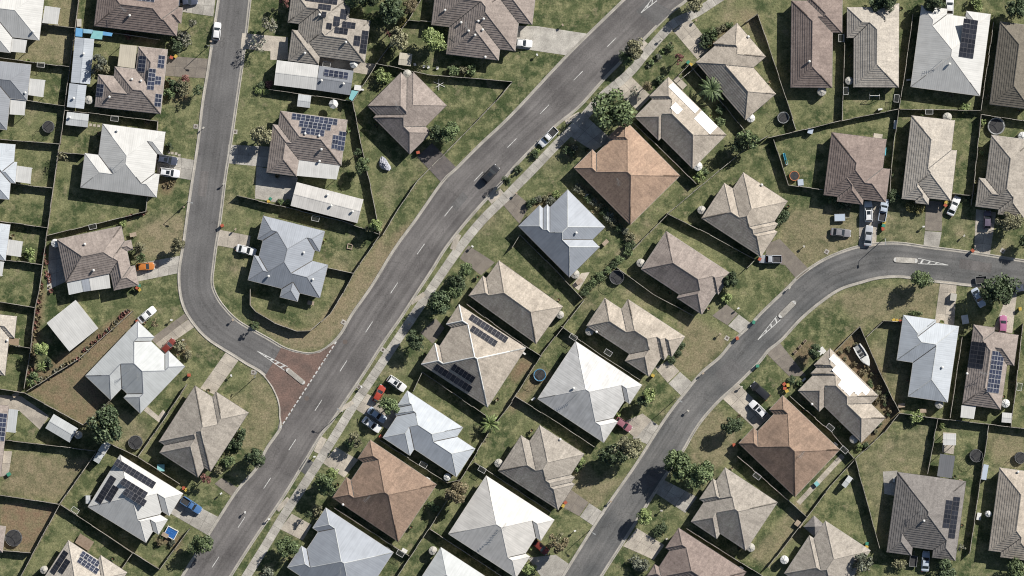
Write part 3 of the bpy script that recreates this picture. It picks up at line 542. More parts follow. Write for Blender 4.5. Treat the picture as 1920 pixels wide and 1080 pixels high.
class Roof:
    """hip roof of one pitch over a right-angled outline: the upper envelope of hips over its maximal rectangles"""
    def __init__(s, poly):
        s.poly = poly; us = sorted({round(p[0], 4) for p in poly}); vs = sorted({round(p[1], 4) for p in poly})
        def inside(x, y):
            r = False; n = len(poly)
            for i in range(n):
                (x1, y1), (x2, y2) = poly[i], poly[(i + 1) % n]
                if (y1 > y) != (y2 > y) and x < (x2 - x1) * (y - y1) / (y2 - y1) + x1: r = not r
            return r
        cell = {(i, j): inside((us[i] + us[i + 1]) / 2, (vs[j] + vs[j + 1]) / 2) for i in range(len(us) - 1) for j in range(len(vs) - 1)}
        rs = []
        for i0 in range(len(us) - 1):
            for i1 in range(i0, len(us) - 1):
                for j0 in range(len(vs) - 1):
                    for j1 in range(j0, len(vs) - 1):
                        if all(cell[i, j] for i in range(i0, i1 + 1) for j in range(j0, j1 + 1)): rs.append((i0, j0, i1, j1))
        mx = [r for r in rs if not any(q != r and q[0] <= r[0] and q[1] <= r[1] and q[2] >= r[2] and q[3] >= r[3] for q in rs)]
        s.rects = sorted([(us[a], vs[b], us[c + 1], vs[d + 1]) for a, b, c, d in mx], key=lambda r: -min(r[2] - r[0], r[3] - r[1]))
        s.pl = [planes(r) for r in s.rects]
    def h(s, u, v):
        return max([max(0, min(a * u + b * v + c for a, b, c in P)) for P in s.pl])
    def plane(s, u, v):
        best, bp = -9, None
        for P in s.pl:
            p = min(P, key=lambda q: q[0] * u + q[1] * v + q[2]); z = p[0] * u + p[1] * v + p[2]
            if z > best: best, bp = z, p
        return bp
    def pieces(s):
        for i, r in enumerate(s.rects):
            fs, _ = faces(r)
            for k, F in enumerate(fs):
                A = s.pl[i][k]; rem = [F]
                for j in range(len(s.rects)):
                    if j == i: continue
                    tol = 1e-5 if i < j else -1e-5; new = []
                    for P in rem:
                        cur = P
                        for q in s.pl[j]:
                            f = lambda p, q=q: (q[0] - A[0]) * p[0] + (q[1] - A[1]) * p[1] + q[2] - A[2] - tol
                            o = clip(cur, lambda p: -f(p))
                            if area(o) > 1e-4: new.append(o)
                            cur = clip(cur, f)
                            if area(cur) < 1e-4: cur = []; break
                    rem = new
                    if not rem: break
                for P in rem: yield A, P
    def mesh(s, m, tiled):
        mb = MB()
        for A, P in s.pieces():
            a, b, c = A; cosk = math.cos(math.atan(PITCH))
            def UV(p, z): return ((p[0] if abs(b) > 1e-9 else p[1]), z / PITCH / cosk)
            zf = lambda p: a * p[0] + b * p[1] + c
            if not tiled:
                mb.face([(p[0], p[1], EAVE + zf(p)) for p in P], 0, [UV(p, zf(p)) for p in P]); continue
            dz = 0.56 * cosk * PITCH; zs = [zf(p) for p in P]; step = 0.058
            for k in range(int(min(zs) / dz), int(max(zs) / dz) + 1):
                Q = clip(clip(P, lambda p: zf(p) - k * dz), lambda p: (k + 1) * dz - zf(p))
                if area(Q) < 1e-4: continue
                lift = lambda p: step * (1 - (zf(p) - k * dz) / dz)
                mb.face([(p[0], p[1], EAVE + zf(p) + lift(p)) for p in Q], 0, [UV(p, zf(p)) for p in Q])
                for i in range(len(Q)):                             # riser at the lower edge of the course
                    p, q = Q[i], Q[(i + 1) % len(Q)]
                    if abs(zf(p) - k * dz) < 1e-6 and abs(zf(q) - k * dz) < 1e-6:
                        z = EAVE + k * dz; mb.face([(p[0], p[1], z - .002), (q[0], q[1], z - .002), (q[0], q[1], z + step), (p[0], p[1], z + step)], 0, [UV(p, k * dz)] * 4)
        return mb.mesh('roof', m)
    def runs(s, p, q, sign):
        """stretches of p-q that are real creases: sign -1 ridge or hip, +1 valley"""
        d = Vector((q[0] - p[0], q[1] - p[1])); L = d.length
        if L < .3: return
        n = Vector((-d.y, d.x)) / L * .06; N = max(6, int(L / .2)); cur = None
        for k in range(N + 2):
            ok = False
            if k <= N:
                t = min(max(k / N, .004), .996); u, v = p[0] + d.x * t, p[1] + d.y * t; h0 = s.h(u, v)
                sd = s.h(u + n.x, v + n.y) + s.h(u - n.x, v - n.y) - 2 * h0; ok = sd * sign > .018 * PITCH
            if ok and cur is None: cur = k / N
            if not ok and cur is not None:
                e = (k - 1) / N
                if (e - cur) * L > .4: yield (p[0] + d.x * cur, p[1] + d.y * cur), (p[0] + d.x * e, p[1] + d.y * e)
                cur = None
    def creases(s):
        seen = []
        for r in s.rects:
            for p, q in faces(r)[1]:
                for a, b in s.runs(p, q, -1):
                    m = ((a[0] + b[0]) / 2, (a[1] + b[1]) / 2); ln = math.dist(a, b)
                    if any(math.dist(m, x[0]) < .35 and abs(ln - x[1]) < 1 for x in seen): continue
                    seen.append((m, ln)); yield 'ridge_cap', a, b
        P = s.poly; n = len(P)
        for i in range(n):
            a, b, c = P[i - 1], P[i], P[(i + 1) % n]; cr = (b[0] - a[0]) * (c[1] - b[1]) - (b[1] - a[1]) * (c[0] - b[0])
            if cr < 0:                                              # reflex corner: its valley runs in along the bisector
                d1 = Vector((b[0] - a[0], b[1] - a[1])).normalized(); d2 = Vector((b[0] - c[0], b[1] - c[1])).normalized(); d = d1 + d2
                q = (b[0] + d.x * 9, b[1] + d.y * 9)
                for x, y in s.runs(b, q, 1):
                    if math.dist(x, b) < .5: yield 'valley_gutter', x, y
def strip_mesh(L, w, t, m):
    mb = MB(); a = w / 2
    mb.face([(0, -a, 0), (L, -a, 0), (L, 0, t), (0, 0, t)]); mb.face([(0, 0, t), (L, 0, t), (L, a, 0), (0, a, 0)])
    mb.face([(0, a, 0), (0, -a, 0), (0, 0, t)]); mb.face([(L, -a, 0), (L, a, 0), (L, 0, t)]); return mb.mesh('cap', m)
def basis(x, y, z): return Matrix((x, y, z)).transposed().to_euler()
PANEL = {}
K_FRAME = mat('panel_frame_dark', (.07, .07, .08), None, 1, .5)
def panel_mesh(w, h, kind):
    k = (round(w, 2), round(h, 2), kind)
    if k in PANEL: return PANEL[k]
    mb = MB(); mb.box(-w / 2, -h / 2, 0, w / 2, h / 2, .045, 1); e = .045
    z = .049; n = 2 if max(w, h) > 1.3 else 1
    for i in range(n):
        a = -h / 2 + e + (h - e) / n * i; b = -h / 2 + (h - e) / n * (i + 1)
        mb.face([(-w / 2 + e, a, z), (w / 2 - e, a, z), (w / 2 - e, b, z), (-w / 2 + e, b, z)])
    PANEL[k] = mb.mesh('solar_panel', [{'b': SOLAR_B, 'k': SOLAR_K, 'w': SOLAR_W}[kind], FRAME_A if kind == 'w' else (FRAME_A if kind == 'b' else K_FRAME)]); return PANEL[k]
def solar(parent, hfun, pfun, loc2, th, arr, base):
    """arr: (x, y, length along the eave, length up the slope, kind) on the map"""
    x, y, le, ls, kind = arr; wx, wy = W((x, y)); d = Vector((wx - loc2[0], wy - loc2[1])); c, s_ = math.cos(th), math.sin(th)
    u, v = d.x * c + d.y * s_, -d.x * s_ + d.y * c; a, b, cc = pfun(u, v)
    g = Vector((a, b)); k = g.length; up = g / k; e = Vector((up.y, -up.x))
    E = Vector((e.x, e.y, 0)); U = Vector((up.x, up.y, k)).normalized(); Nn = E.cross(U)
    le, ls = le * S, ls * S; ne, ns = max(1, round(le / 1.02)), max(1, round(ls / 1.66)); pe, ps = le / ne, ls / ns
    me = panel_mesh(pe - .03, ps / U.xy.length - .03, kind); rot = basis(E, U, Nn)
    for i in range(ne):
        for j in range(ns):
            p = Vector((u, v)) + e * (i - (ne - 1) / 2) * pe + up * (j - (ns - 1) / 2) * ps
            z = a * p.x + b * p.y + cc; q = Vector((p.x, p.y, base + z)) + Nn * .09
            link('solar_panel', me, parent, q, rot)
def window_mesh(w, h):
    mb = MB(); mb.box(-w / 2, -.03, -h / 2, w / 2, .05, h / 2, 0); mb.face([(-w / 2 + .06, -.034, -h / 2 + .06), (-.03, -.034, -h / 2 + .06), (-.03, -.034, h / 2 - .06), (-w / 2 + .06, -.034, h / 2 - .06)], 1)
    mb.face([(.03, -.034, -h / 2 + .06), (w / 2 - .06, -.034, -h / 2 + .06), (w / 2 - .06, -.034, h / 2 - .06), (.03, -.034, h / 2 - .06)], 1); return mb.mesh('window', [WHITE, GLASS])
WIN = window_mesh(1.7, 1.2)
def vent_mesh():
    mb = MB(); mb.lathe([(.16, -.35), (.16, .16), (.26, .2), (.30, .32), (.26, .44), (.12, .52), (0, .53)], 12); return mb.mesh('roof_vent', WHITE, True)
VENT = vent_mesh()
def door_mesh(w, h, m):
    mb = MB(); mb.box(-w / 2, -.04, 0, w / 2, .04, h)
    for k in range(1, 4): mb.box(-w / 2 + .05, -.055, h * k / 4 - .02, w / 2 - .05, -.04, h * k / 4 + .02, 1)
    return mb.mesh('door', [m, DARK])
GDOOR = door_mesh(4.6, 2.1, RENDER_W); FDOOR = door_mesh(.95, 2.05, BARK)
ANT = MB(); ANT.tube((0, 0, -.3), (0, 0, 1.6), .035, n=5); ANT.tube((-.9, 0, 1.5), (.9, 0, 1.5), .03, n=4)
for k in range(7): ANT.tube((-.85 + k * .28, -.55 + k * .05, 1.5), (-.85 + k * .28, .55 - k * .05, 1.5), .02, n=4)
ANT = ANT.mesh('tv_antenna', STEEL)
def local_poly(pts):
    P = [Vector(W(p)) for p in pts]; n = len(P)
    if sum(P[i].x * P[(i + 1) % n].y - P[(i + 1) % n].x * P[i].y for i in range(n)) < 0: P = P[::-1]
    z = complex(0, 0)
    for i in range(n):
        d = P[(i + 1) % n] - P[i]; w = d.length ** 2; z += w * complex(math.cos(4 * math.atan2(d.y, d.x)), math.sin(4 * math.atan2(d.y, d.x)))
    th = math.atan2(z.imag, z.real) / 4
    cx = sum(p.x for p in P) / n; cy = sum(p.y for p in P) / n; c, s = math.cos(th), math.sin(th)
    Q = [((p.x - cx) * c + (p.y - cy) * s, -(p.x - cx) * s + (p.y - cy) * c) for p in P]
    hor = [abs(Q[(i + 1) % n][0] - Q[i][0]) >= abs(Q[(i + 1) % n][1] - Q[i][1]) for i in range(n)]
    for i in range(n):
        if hor[i] == hor[i - 1]: print('OUTLINE NOT RIGHT-ANGLED', pts[0], i, pts)
    lev = [(Q[i][1] + Q[(i + 1) % n][1]) / 2 if hor[i] else (Q[i][0] + Q[(i + 1) % n][0]) / 2 for i in range(n)]
    out = []
    for i in range(n):
        a, b = i - 1, i
        out.append((lev[a], lev[b]) if not hor[a] else (lev[b], lev[a]))
    return out, (cx, cy), th
def inset(P, d):
    n = len(P); out = []
    for i in range(n):
        a, b, c = Vector(P[i - 1]), Vector(P[i]), Vector(P[(i + 1) % n]); e1, e2 = (b - a).normalized(), (c - b).normalized()
        out.append(tuple(b + Vector((-e1.y, e1.x)) * d + Vector((-e2.y, e2.x)) * d))
    return out
HOUSE = []
def house(pts, m, nick, label, tiled=True, patios=(), panels=(), vents=(), ant=(), cap=None, wall=None, gut=None, drive_at=None, pitch=None):
    global PITCH
    PITCH = math.tan(R(pitch or (27 if tiled else 22)))
    P, c, th = local_poly(pts); rf = Roof(P)
    root = link('house', None, None, (*c, 0), (0, 0, th)); root.empty_display_size = .5
    tag(root, label, 'house', 'houses along the streets'); HOUSE.append((nick, c, rf, th))
    ro = link('roof', rf.mesh(m, tiled), root); cm = cap or m
    for kind, a, b in rf.creases():
        L2 = math.dist(a, b); za, zb = rf.h(*a), rf.h(*b); X = Vector((b[0] - a[0], b[1] - a[1], zb - za)); L3 = X.length; X.normalize()
        Y = Vector((-X.y, X.x, 0)).normalized(); Z = X.cross(Y); up = (.055 if tiled else .012) if kind == 'ridge_cap' else .035
        if kind == 'ridge_cap': me = strip_mesh(L3, .30 if tiled else .2, .07 if tiled else .04, cm)
        else:
            mb = MB(); mb.face([(0, -.10, 0), (L3, -.10, 0), (L3, .10, 0), (0, .10, 0)]); me = mb.mesh('valley', VALLEY); up = .075 if tiled else .03
        link(kind, me, ro, (a[0], a[1], EAVE + za + ((.03 if tiled else -.01) if kind == 'ridge_cap' else up)) , basis(X, Y, Z))
    og = inset(P, -.07); mb = MB(); mb.prism(og, EAVE - .16, EAVE - .004); build('gutter', mb, gut or (GUT if random.random() < .6 else GUT_D), root)
    wp = inset(P, .5); mb = MB(); mb.prism(wp, 0, EAVE - .17); build('wall', mb, wall or random.choice([BRICK, RENDER_W]), root)
    n = len(wp); best = None
    if drive_at: dv = Vector(W(drive_at)) - Vector(c); dl = Vector((dv.x * math.cos(th) + dv.y * math.sin(th), -dv.x * math.sin(th) + dv.y * math.cos(th)))
    for i in range(n):
        a, b = Vector(wp[i]), Vector(wp[(i + 1) % n]); L = (b - a).length; t = (b - a) / L if L > 0 else Vector((1, 0)); nn = Vector((t.y, -t.x))
        if L < 2.6: continue
        ang = math.atan2(t.y, t.x); mid = (a + b) / 2
        if drive_at and L > 5 and (best is None) and nn.dot((dl - mid).normalized()) > .7:
            best = i; link('garage_door', GDOOR, root, (*(a + t * (L - 2.7) + nn * .03), 0.02), (0, 0, ang))
            if L > 7.5: link('front_door', FDOOR, root, (*(a + t * (L - 6.0) + nn * .03), 0.02), (0, 0, ang))
            continue
        k = max(1, int(L / 4.2))
        for q in range(k): link('window', WIN, root, (*(a + t * L * (q + .5) / k), 1.5), (0, 0, ang))
    cs, sn = math.cos(th), math.sin(th)
    def loc(p): x, y = W(p); x -= c[0]; y -= c[1]; return (x * cs + y * sn, -x * sn + y * cs)
    for pp in patios:
        q = [Vector(loc(p)) for p in pp[0]]
        a = sum(q[i].x * q[(i + 1) % 4].y - q[(i + 1) % 4].x * q[i].y for i in range(4))
        if a < 0: q = q[::-1]
        mb = MB(); e0 = (q[1] - q[0]).normalized(); zt = EAVE - .22 if not (len(pp) > 2) else EAVE + pp[2]
        mb.prism([tuple(p) for p in q], zt - .08, zt); k = mb.v
        mb.uv = [((Vector(p[:2]) - q[0]).dot(e0), (Vector(p[:2]) - q[0]).dot(Vector((-e0.y, e0.x)))) for p in mb.v]
        pc = build('patio_cover', mb, pp[1], root); cc = sum(q, Vector((0, 0))) / 4
        for p in q: s2 = cc.lerp(p, .93); mb = MB(); mb.box(s2.x - .05, s2.y - .05, 0, s2.x + .05, s2.y + .05, zt - .08); build('post', mb, WHITE, pc)
    for a in panels: solar(root, rf.h, rf.plane, c, th, a, EAVE)
    for p in vents: u, v = loc(p); link('roof_vent', VENT, root, (u, v, EAVE + rf.h(u, v) + .1), (0, 0, random.random()))
    for p in ant: u, v = loc(p); link('tv_antenna', ANT, root, (u, v, EAVE + rf.h(u, v)), (0, 0, random.random() * 3))
    return root
WP = M_WHITE
house([(-45, -37), (89, -23), (74, 76), (25, 71), (21, 100), (-60, 90)], M_WHITE, 'bright white corner house', 'white metal roofed house with two ribbed patio covers above a dry yard', False, [([(86, 12), (115, 16), (110, 47), (81, 44)], WP), ([(25, 73), (53, 76), (49, 100), (22, 98)], WP)], (), [(65, 61)])
house([(-50, 110), (61, 123), (52, 189), (22, 185), (14, 245), (-60, 235)], M_GREY, 'mid grey metal house', 'mid grey metal roofed house with two white ribbed patio covers', False, [([(58, 148), (87, 151), (83, 183), (55, 179)], WP), ([(22, 186), (51, 189), (48, 217), (20, 215)], WP)], (), [(50, 175)])
house([(-60, 262), (31, 274), (28, 304), (35, 305), (30, 344), (23, 343), (18, 376), (-60, 366)], M_PALEB, 'pale blue stepped house', 'pale blue metal roofed house with a stepped eave and one white patio cover', False, [([(34, 311), (62, 315), (59, 345), (30, 341)], WP)])
house([(-60, 412), (23, 421), (11, 488), (-70, 478)], M_PALEB, 'pale blue hip house', 'pale blue hip roofed house beside a leafy overgrown yard', False, [([(18, 449), (45, 453), (41, 482), (13, 478)], WP), ([(-10, 489), (10, 491), (6, 518), (-12, 516)], WP)])
house([(-60, 582), (34, 594), (29, 633), (20, 632), (11, 704), (-70, 694)], PALE, 'pale house by red plants', 'pale tiled house beside the strip of red leaved plants', True, [([(20, 633), (38, 635), (37, 648), (19, 645)], mat('pergola_timber', (.30, .22, .15), (.24, .18, .12), 2, .9))], (), [(16, 638)])
house([(-60, 752), (19, 760), (3, 893), (-75, 883)], BROWNG, 'brown house by concrete yard', 'brown tiled house with solar panels beside a white concrete yard', True, [([(18, 766), (36, 768), (31, 811), (13, 809)], M_LGREY)], [(6, 800, 52, 14, 'b')])
house([(-60, 978), (14, 985), (6, 1034), (-70, 1025)], BROWNG, 'brown house by trampoline', 'brown roofed house end beside the large black trampoline', True)
house([(190, -40), (340, -22), (335, 15), (345, 16), (340, 45), (336, 44), (332, 68), (178, 50)], BROWN_D, 'dark brown long house', 'long dark brown tiled house with a blue solar row near its ridge', True, (), [(273, -1, 40, 12, 'b')], [(246, 31)], [(235, 20)], drive_at=(375, 10))
house([(261, 87), (314, 95), (304, 215), (179, 200), (187, 141), (215, 144), (218, 126), (257, 131)], BROWNG, 'brown house with scattered panels', 'brown tiled house with small blue solar groups and a cream patio cover', True, [([(227, 84), (259, 87), (254, 129), (222, 125)], M_CREAM)],
      [(269, 121, 30, 14, 'b'), (304, 117, 24, 12, 'b'), (286, 150, 40, 13, 'b'), (298, 152, 16, 11, 'b'), (190, 170, 23, 14, 'b'), (298, 189, 24, 12, 'b')], [(267, 153), (208, 183), (250, 150)], drive_at=(350, 125))
house([(194, 233), (312, 248), (306, 290), (296, 289), (291, 326), (301, 327), (295, 370), (152, 352), (162, 288), (187, 291)], M_WHITE, 'white house with two utes', 'bright white metal roofed house with two cars nosing out of its drive', False, (), (), [(222, 246)], [(235, 300)], drive_at=(330, 312))
house([(110, 449), (229, 424), (235, 453), (247, 450), (251, 468), (240, 471), (246, 500), (254, 498), (262, 534), (215, 545), (209, 512), (125, 530)], BROWNG, 'brown house with orange car', 'grey brown tiled house with an orange car on its drive', True, [([(127, 528), (153, 523), (158, 547), (131, 553)], M_LGREY), ([(153.5, 523), (168, 520), (172, 545), (158.5, 547)], M_BLUE, -.19), ([(168.5, 520), (206, 513), (209, 540), (172.5, 545)], WP)], (), [(178, 507), (162, 458)], drive_at=(300, 503))
house([(260, 602), (291, 632), (284, 640), (311, 664), (318, 657), (347, 687), (265, 775), (234, 745), (241, 738), (230, 728), (209, 749), (162, 704)], M_LGREY, 'pale grey many-hipped house', 'pale grey metal roofed house with many hips beside the brown yard', False, (), (), (), [(262, 705), (247, 692)], cap=M_GREY, drive_at=(320, 635))
house([(366, 722), (400, 744), (407, 734), (468, 774), (395, 883), (385, 876), (372, 894), (301, 848), (310, 834), (301, 828)], BEIGE_G, 'beige house by the junction', 'beige grey tiled house on the corner beside the junction', True, drive_at=(410, 700))
house([(227, 851), (344, 925), (319, 966), (305, 957), (301, 964), (316, 973), (299, 1001), (288, 994), (276, 1016), (167, 950)], M_WHITE, 'white house with black panels', 'white metal roofed house with four black solar groups and a blue ute', False, (), [(255, 887, 86, 13, 'k'), (201, 917, 56, 13, 'k'), (213, 924, 30, 13, 'k'), (254, 914, 54, 13, 'k'), (256, 931, 46, 13, 'k')], drive_at=(360, 965))
house([(130, 1012), (186, 1048), (191, 1040), (240, 1072), (176, 1170), (72, 1102)], PALE, 'cream house with panels', 'cream tiled house with black solar groups and a small round tank', True, [([(151, 1000), (177, 1016), (166, 1033), (141, 1017)], mat('deck_timber', (.26, .20, .15), (.2, .15, .11), 2, .9), -1.9)], [(114, 1053, 48, 11, 'k'), (124, 1060, 28, 11, 'k'), (171, 1047, 40, 11, 'b'), (168, 1059, 44, 11, 'b')])
house([(549, -20), (660, -6), (654, 35), (695, 41), (684, 118), (600, 107), (598, 122), (541, 114), (549, 57), (560, 59), (562, 46), (541, 43)], BEIGE_G, 'grey house with black panels', 'grey beige tiled house with scattered black solar panels', True, (), [(604, 2, 60, 11, 'k'), (610, 16, 24, 11, 'k'), (609, 30, 9, 11, 'k'), (645, 28, 19, 12, 'k'), (632, 42, 19, 12, 'k'), (655, 49, 25, 12, 'k'), (641, 60, 25, 12, 'k'), (683, 80, 43, 12, 'k'), (670, 78, 19, 12, 'k'), (618, 51, 12, 10, 'k')], [(650, 81), (573, 101), (601, 30)], drive_at=(520, 85))
house([(527, 209), (652, 226), (640, 311), (561, 300), (557, 331), (501, 324), (513, 234), (523, 236)], BROWNG, 'brown house with solar grid', 'brown tiled house with a stepped grid of blue solar panels', True, [([(562, 301), (638, 311), (632, 337), (557, 330)], WP, -.03)], [(591, 225, 86, 12, 'b'), (592, 237, 60, 12, 'b'), (588, 249, 44, 12, 'b'), (641, 265, 36, 13, 'b'), (629, 267, 26, 11, 'b')], [(600, 303), (604, 281), (574, 252), (600, 256)], drive_at=(470, 290))
house([(495, 405), (610, 434), (600, 472), (591, 469), (586, 489), (615, 497), (601, 559), (563, 549), (559, 565), (526, 557), (530, 541), (466, 525), (478, 479), (487, 481), (494, 451), (484, 448)], M_BLUE, 'blue grey corner house', 'blue grey metal roofed house inside the curved fence at the corner', False, (), (), [(571, 474), (588, 524), (505, 518)], cap=M_GREY, drive_at=(440, 455))
house([(752, 137), (764, 149), (776, 136), (837, 199), (798, 238), (809, 249), (769, 290), (701, 222), (706, 216), (690, 200)], BROWNG, 'diamond shaped brown house', 'diamond set grey brown tiled house alone in a green yard', True, (), (), (), [(745, 200)], drive_at=(815, 300))
house([(820, -60), (1008, -35), (997, 47), (972, 44), (966, 97), (938, 93), (934, 114), (837, 102), (843, 52), (812, 48)], BROWNG, 'brown house with roof pipes', 'dark grey brown tiled house with many white roof pipes', True, (), (), [(835, 21), (865, 44), (879, 60), (891, 68), (905, 58), (910, 108), (897, 42), (907, 38)], [(875, 52)], drive_at=(1030, 75))
house([(1380, 44), (1435, 107), (1413, 126), (1451, 178), (1397, 226), (1304, 118), (1340, 87), (1337, 84)], BEIGE, 'beige house by the palm', 'beige tiled house next to the palm, black shaded side', True, (), (), [(1402, 70)], drive_at=(1298, 75))
house([(1254, 147), (1360, 253), (1299, 317), (1239, 259), (1233, 265), (1192, 220), (1222, 186), (1216, 180)], BEIGE, 'beige house with white strip', 'beige tiled house with a long strip of glaring roof panels', True, (), [(1281, 185, 70, 12, 'w'), (1322, 231, 42, 20, 'w'), (1267, 205, 18, 14, 'w')], drive_at=(1188, 175))
house([(1173, 229), (1275, 330), (1181, 421), (1076, 316), (1110, 281), (1118, 289), (1145, 262), (1138, 256)], TERRA, 'terracotta house by big tree', 'terracotta tiled house beside the big round street tree', True, (), (), (), [(1158, 342)], drive_at=(1105, 255))
house([(1064, 356), (1134, 426), (1110, 450), (1124, 463), (1067, 520), (972, 424), (1012, 385), (1018, 391), (1026, 384), (1031, 389)], M_BLUE, 'steel blue square house', 'steel blue metal roofed house beside a long clipped hedge', False, (), (), [(1080, 437)], cap=M_LGREY, drive_at=(965, 390), pitch=26)
house([(937, 485), (1052, 577), (1007, 643), (879, 557), (904, 517), (913, 522)], BEIGE, 'beige house by street trees', 'beige tiled house behind dark footpath trees with a round tank', True, (), (), (), [(980, 585)], drive_at=(895, 490))
house([(862, 572), (986, 652), (914, 763), (791, 683), (815, 643), (825, 649), (847, 614), (836, 607)], BEIGE, 'beige house with white ridges', 'beige tiled house with white ridge lines and black solar panels', True, (), [(916, 616, 82, 12, 'k'), (907, 630, 56, 12, 'k'), (869, 699, 48, 13, 'k'), (850, 708, 80, 13, 'k')], cap=WHITE, drive_at=(815, 620))
house([(1080, 640), (1202, 721), (1181, 757), (1170, 750), (1149, 784), (1157, 790), (1132, 829), (1007, 747)], M_SOILED, 'big soiled white house', 'big white metal roofed house with grey rain streaks and blue trampoline', False, (), (), [(1075, 727)], [(1085, 735)], drive_at=(1200, 800))
house([(1134, 559), (1165, 580), (1177, 561), (1283, 631), (1259, 668), (1252, 664), (1245, 675), (1238, 670), (1216, 706), (1172, 676), (1180, 663), (1099, 611)], BEIGE, 'beige twin-peaked house', 'beige tiled house with two back hips and clipped round front bushes', True, (), (), [(1118, 622)], drive_at=(1265, 710))
house([(1249, 434), (1370, 514), (1346, 552), (1340, 548), (1316, 590), (1269, 559), (1273, 552), (1201, 505)], BROWNG, 'grey brown house with tank', 'grey brown tiled house with a white tank by its back corner', True, drive_at=(1365, 595))
house([(1392, 324), (1475, 377), (1451, 416), (1457, 420), (1450, 431), (1456, 435), (1425, 483), (1315, 409), (1357, 344), (1374, 354)], BEIGE, 'beige house with small ute', 'beige tiled house with a grey ute on its kinked drive', True, (), (), [(1427, 347)], drive_at=(1470, 475))
house([(1483, 3), (1513, 3), (1513, -6), (1578, -6), (1577, 62), (1560, 62), (1558, 165), (1481, 165)], BROWN_D, 'dark plum brown house', 'plum brown tiled house standing between two green side yards', True, (), (), [(1515, 117)])
house([(1587, 15), (1632, 15), (1632, 8), (1684, 8), (1683, 165), (1599, 164), (1599, 72), (1586, 72)], PALE, 'cream and slate house', 'cream tiled house with strongly ribbed shaded side by the swing frame', True)
house([(1726, 12), (1774, 18), (1773, 29), (1809, 33), (1810, 22), (1855, 28), (1835, 181), (1706, 163)], M_WHITE, 'white house with panel block', 'wide white metal roofed house with one tall block of black panels', False, (), [(1812, 74, 72, 28, 'k')], [(1776, 122)], [(1762, 115)], cap=M_WARM)
house([(1873, 42), (1950, 52), (1930, 206), (1854, 196)], OLIVE, 'olive brown house', 'olive brown tiled house above the large ringed trampoline', True)
house([(1559, 250), (1660, 261), (1654, 316), (1667, 318), (1659, 380), (1617, 374), (1616, 384), (1568, 378), (1569, 369), (1542, 366)], BROWN_D, 'brown house with many cars', 'plum brown tiled house with five vehicles on drive and lawn', True, drive_at=(1635, 420))
house([(1707, 217), (1788, 227), (1782, 282), (1792, 283), (1781, 377), (1740, 372), (1739, 384), (1714, 381), (1715, 376), (1689, 373)], PALE, 'pale cream house', 'pale cream tiled house with a brown paved drive and white sedan', True, drive_at=(1750, 430))
house([(1857, 254), (1935, 264), (1917, 408), (1869, 402), (1870, 393), (1827, 387), (1834, 334), (1846, 336)], BEIGE_G, 'grey house by leafy bush', 'grey tiled house with a purple car and big bush out front', True, drive_at=(1848, 450))
house([(1692, 591), (1753, 599), (1752, 606), (1797, 611), (1774, 753), (1701, 743), (1710, 679), (1680, 675)], M_PALEB, 'pale blue white house', 'blue white metal roofed house with a long cream paved drive', False, (), (), [(1764, 688)], cap=M_LGREY, drive_at=(1772, 565))
house([(1824, 609), (1863, 614), (1862, 622), (1907, 628), (1899, 685), (1886, 683), (1874, 767), (1802, 757)], BROWNG, 'brown house with pink car', 'grey brown tiled house with two solar blocks and a pink car', True, [([(1801, 759), (1828, 761), (1824, 785), (1799, 782)], WP)], [(1830, 665, 48, 26, 'k'), (1863, 697, 78, 24, 'b')], [(1811, 700)], [(1840, 699)], drive_at=(1885, 600))
house([(1554, 652), (1645, 742), (1631, 756), (1658, 783), (1613, 829), (1544, 761), (1535, 771), (1495, 732), (1523, 704), (1519, 700), (1530, 689), (1526, 685)], BEIGE, 'beige house by the boat', 'beige tiled house with a big glaring solar patch beside a boat', True, (), [(1591, 702, 96, 12, 'w'), (1585.5, 713, 68, 12, 'w'), (1583, 727, 30, 12, 'w')], [(1521, 757)], drive_at=(1485, 685))
house([(1466, 741), (1573, 842), (1489, 931), (1384, 830), (1412, 802), (1419, 808), (1450, 776), (1442, 768)], TERRA_D, 'rust brown house', 'rust brown tiled house next to a white car and black van', True, (), (), (), [(1500, 850)], drive_at=(1405, 765))
house([(1359, 876), (1456, 941), (1397, 1031), (1349, 999), (1343, 1009), (1295, 977), (1319, 941), (1311, 935), (1336, 897), (1342, 901)], BEIGE_G, 'beige house under twin trees', 'grey beige tiled house behind two joined street trees', True, drive_at=(1265, 930))
house([(1272, 989), (1398, 1071), (1340, 1160), (1213, 1078), (1227, 1057), (1235, 1062), (1255, 1031), (1247, 1026)], BROWN_D, 'mauve brown house', 'mauve brown tiled house beside an oval clipped bush', True, drive_at=(1205, 1020))
house([(1012, 797), (1095, 850), (1070, 889), (1077, 894), (1071, 903), (1077, 907), (1046, 955), (934, 882), (977, 816), (993, 826)], BEIGE_G, 'sandy house with bins', 'sandy brown tiled house with red and yellow bins at its corner', True, (), (), [(1050, 823)], drive_at=(1095, 940))
house([(912, 891), (1039, 974), (1014, 1012), (1004, 1006), (985, 1037), (993, 1042), (968, 1082), (841, 1000)], M_WARM, 'warm white house', 'warm white metal roofed house with a red car under its tree', False, (), (), (), [(946, 985), (927, 1005)], drive_at=(1035, 1060))
house([(695, 825), (819, 907), (747, 1015), (625, 932), (650, 894), (659, 900), (682, 866), (671, 859)], TERRA_D, 'rust house by footpath', 'rust brown tiled house between two metal roofed houses by the footpath', True, (), (), [(644, 945)], [(690, 933)], drive_at=(635, 865))
house([(764, 732), (868, 801), (857, 818), (891, 841), (856, 893), (777, 841), (769, 853), (719, 820), (745, 779), (741, 776), (750, 763), (746, 760)], M_PALEB, 'white house with four cars', 'white and blue metal roofed house with four cars parked in front', False, cap=M_LGREY, drive_at=(705, 770))
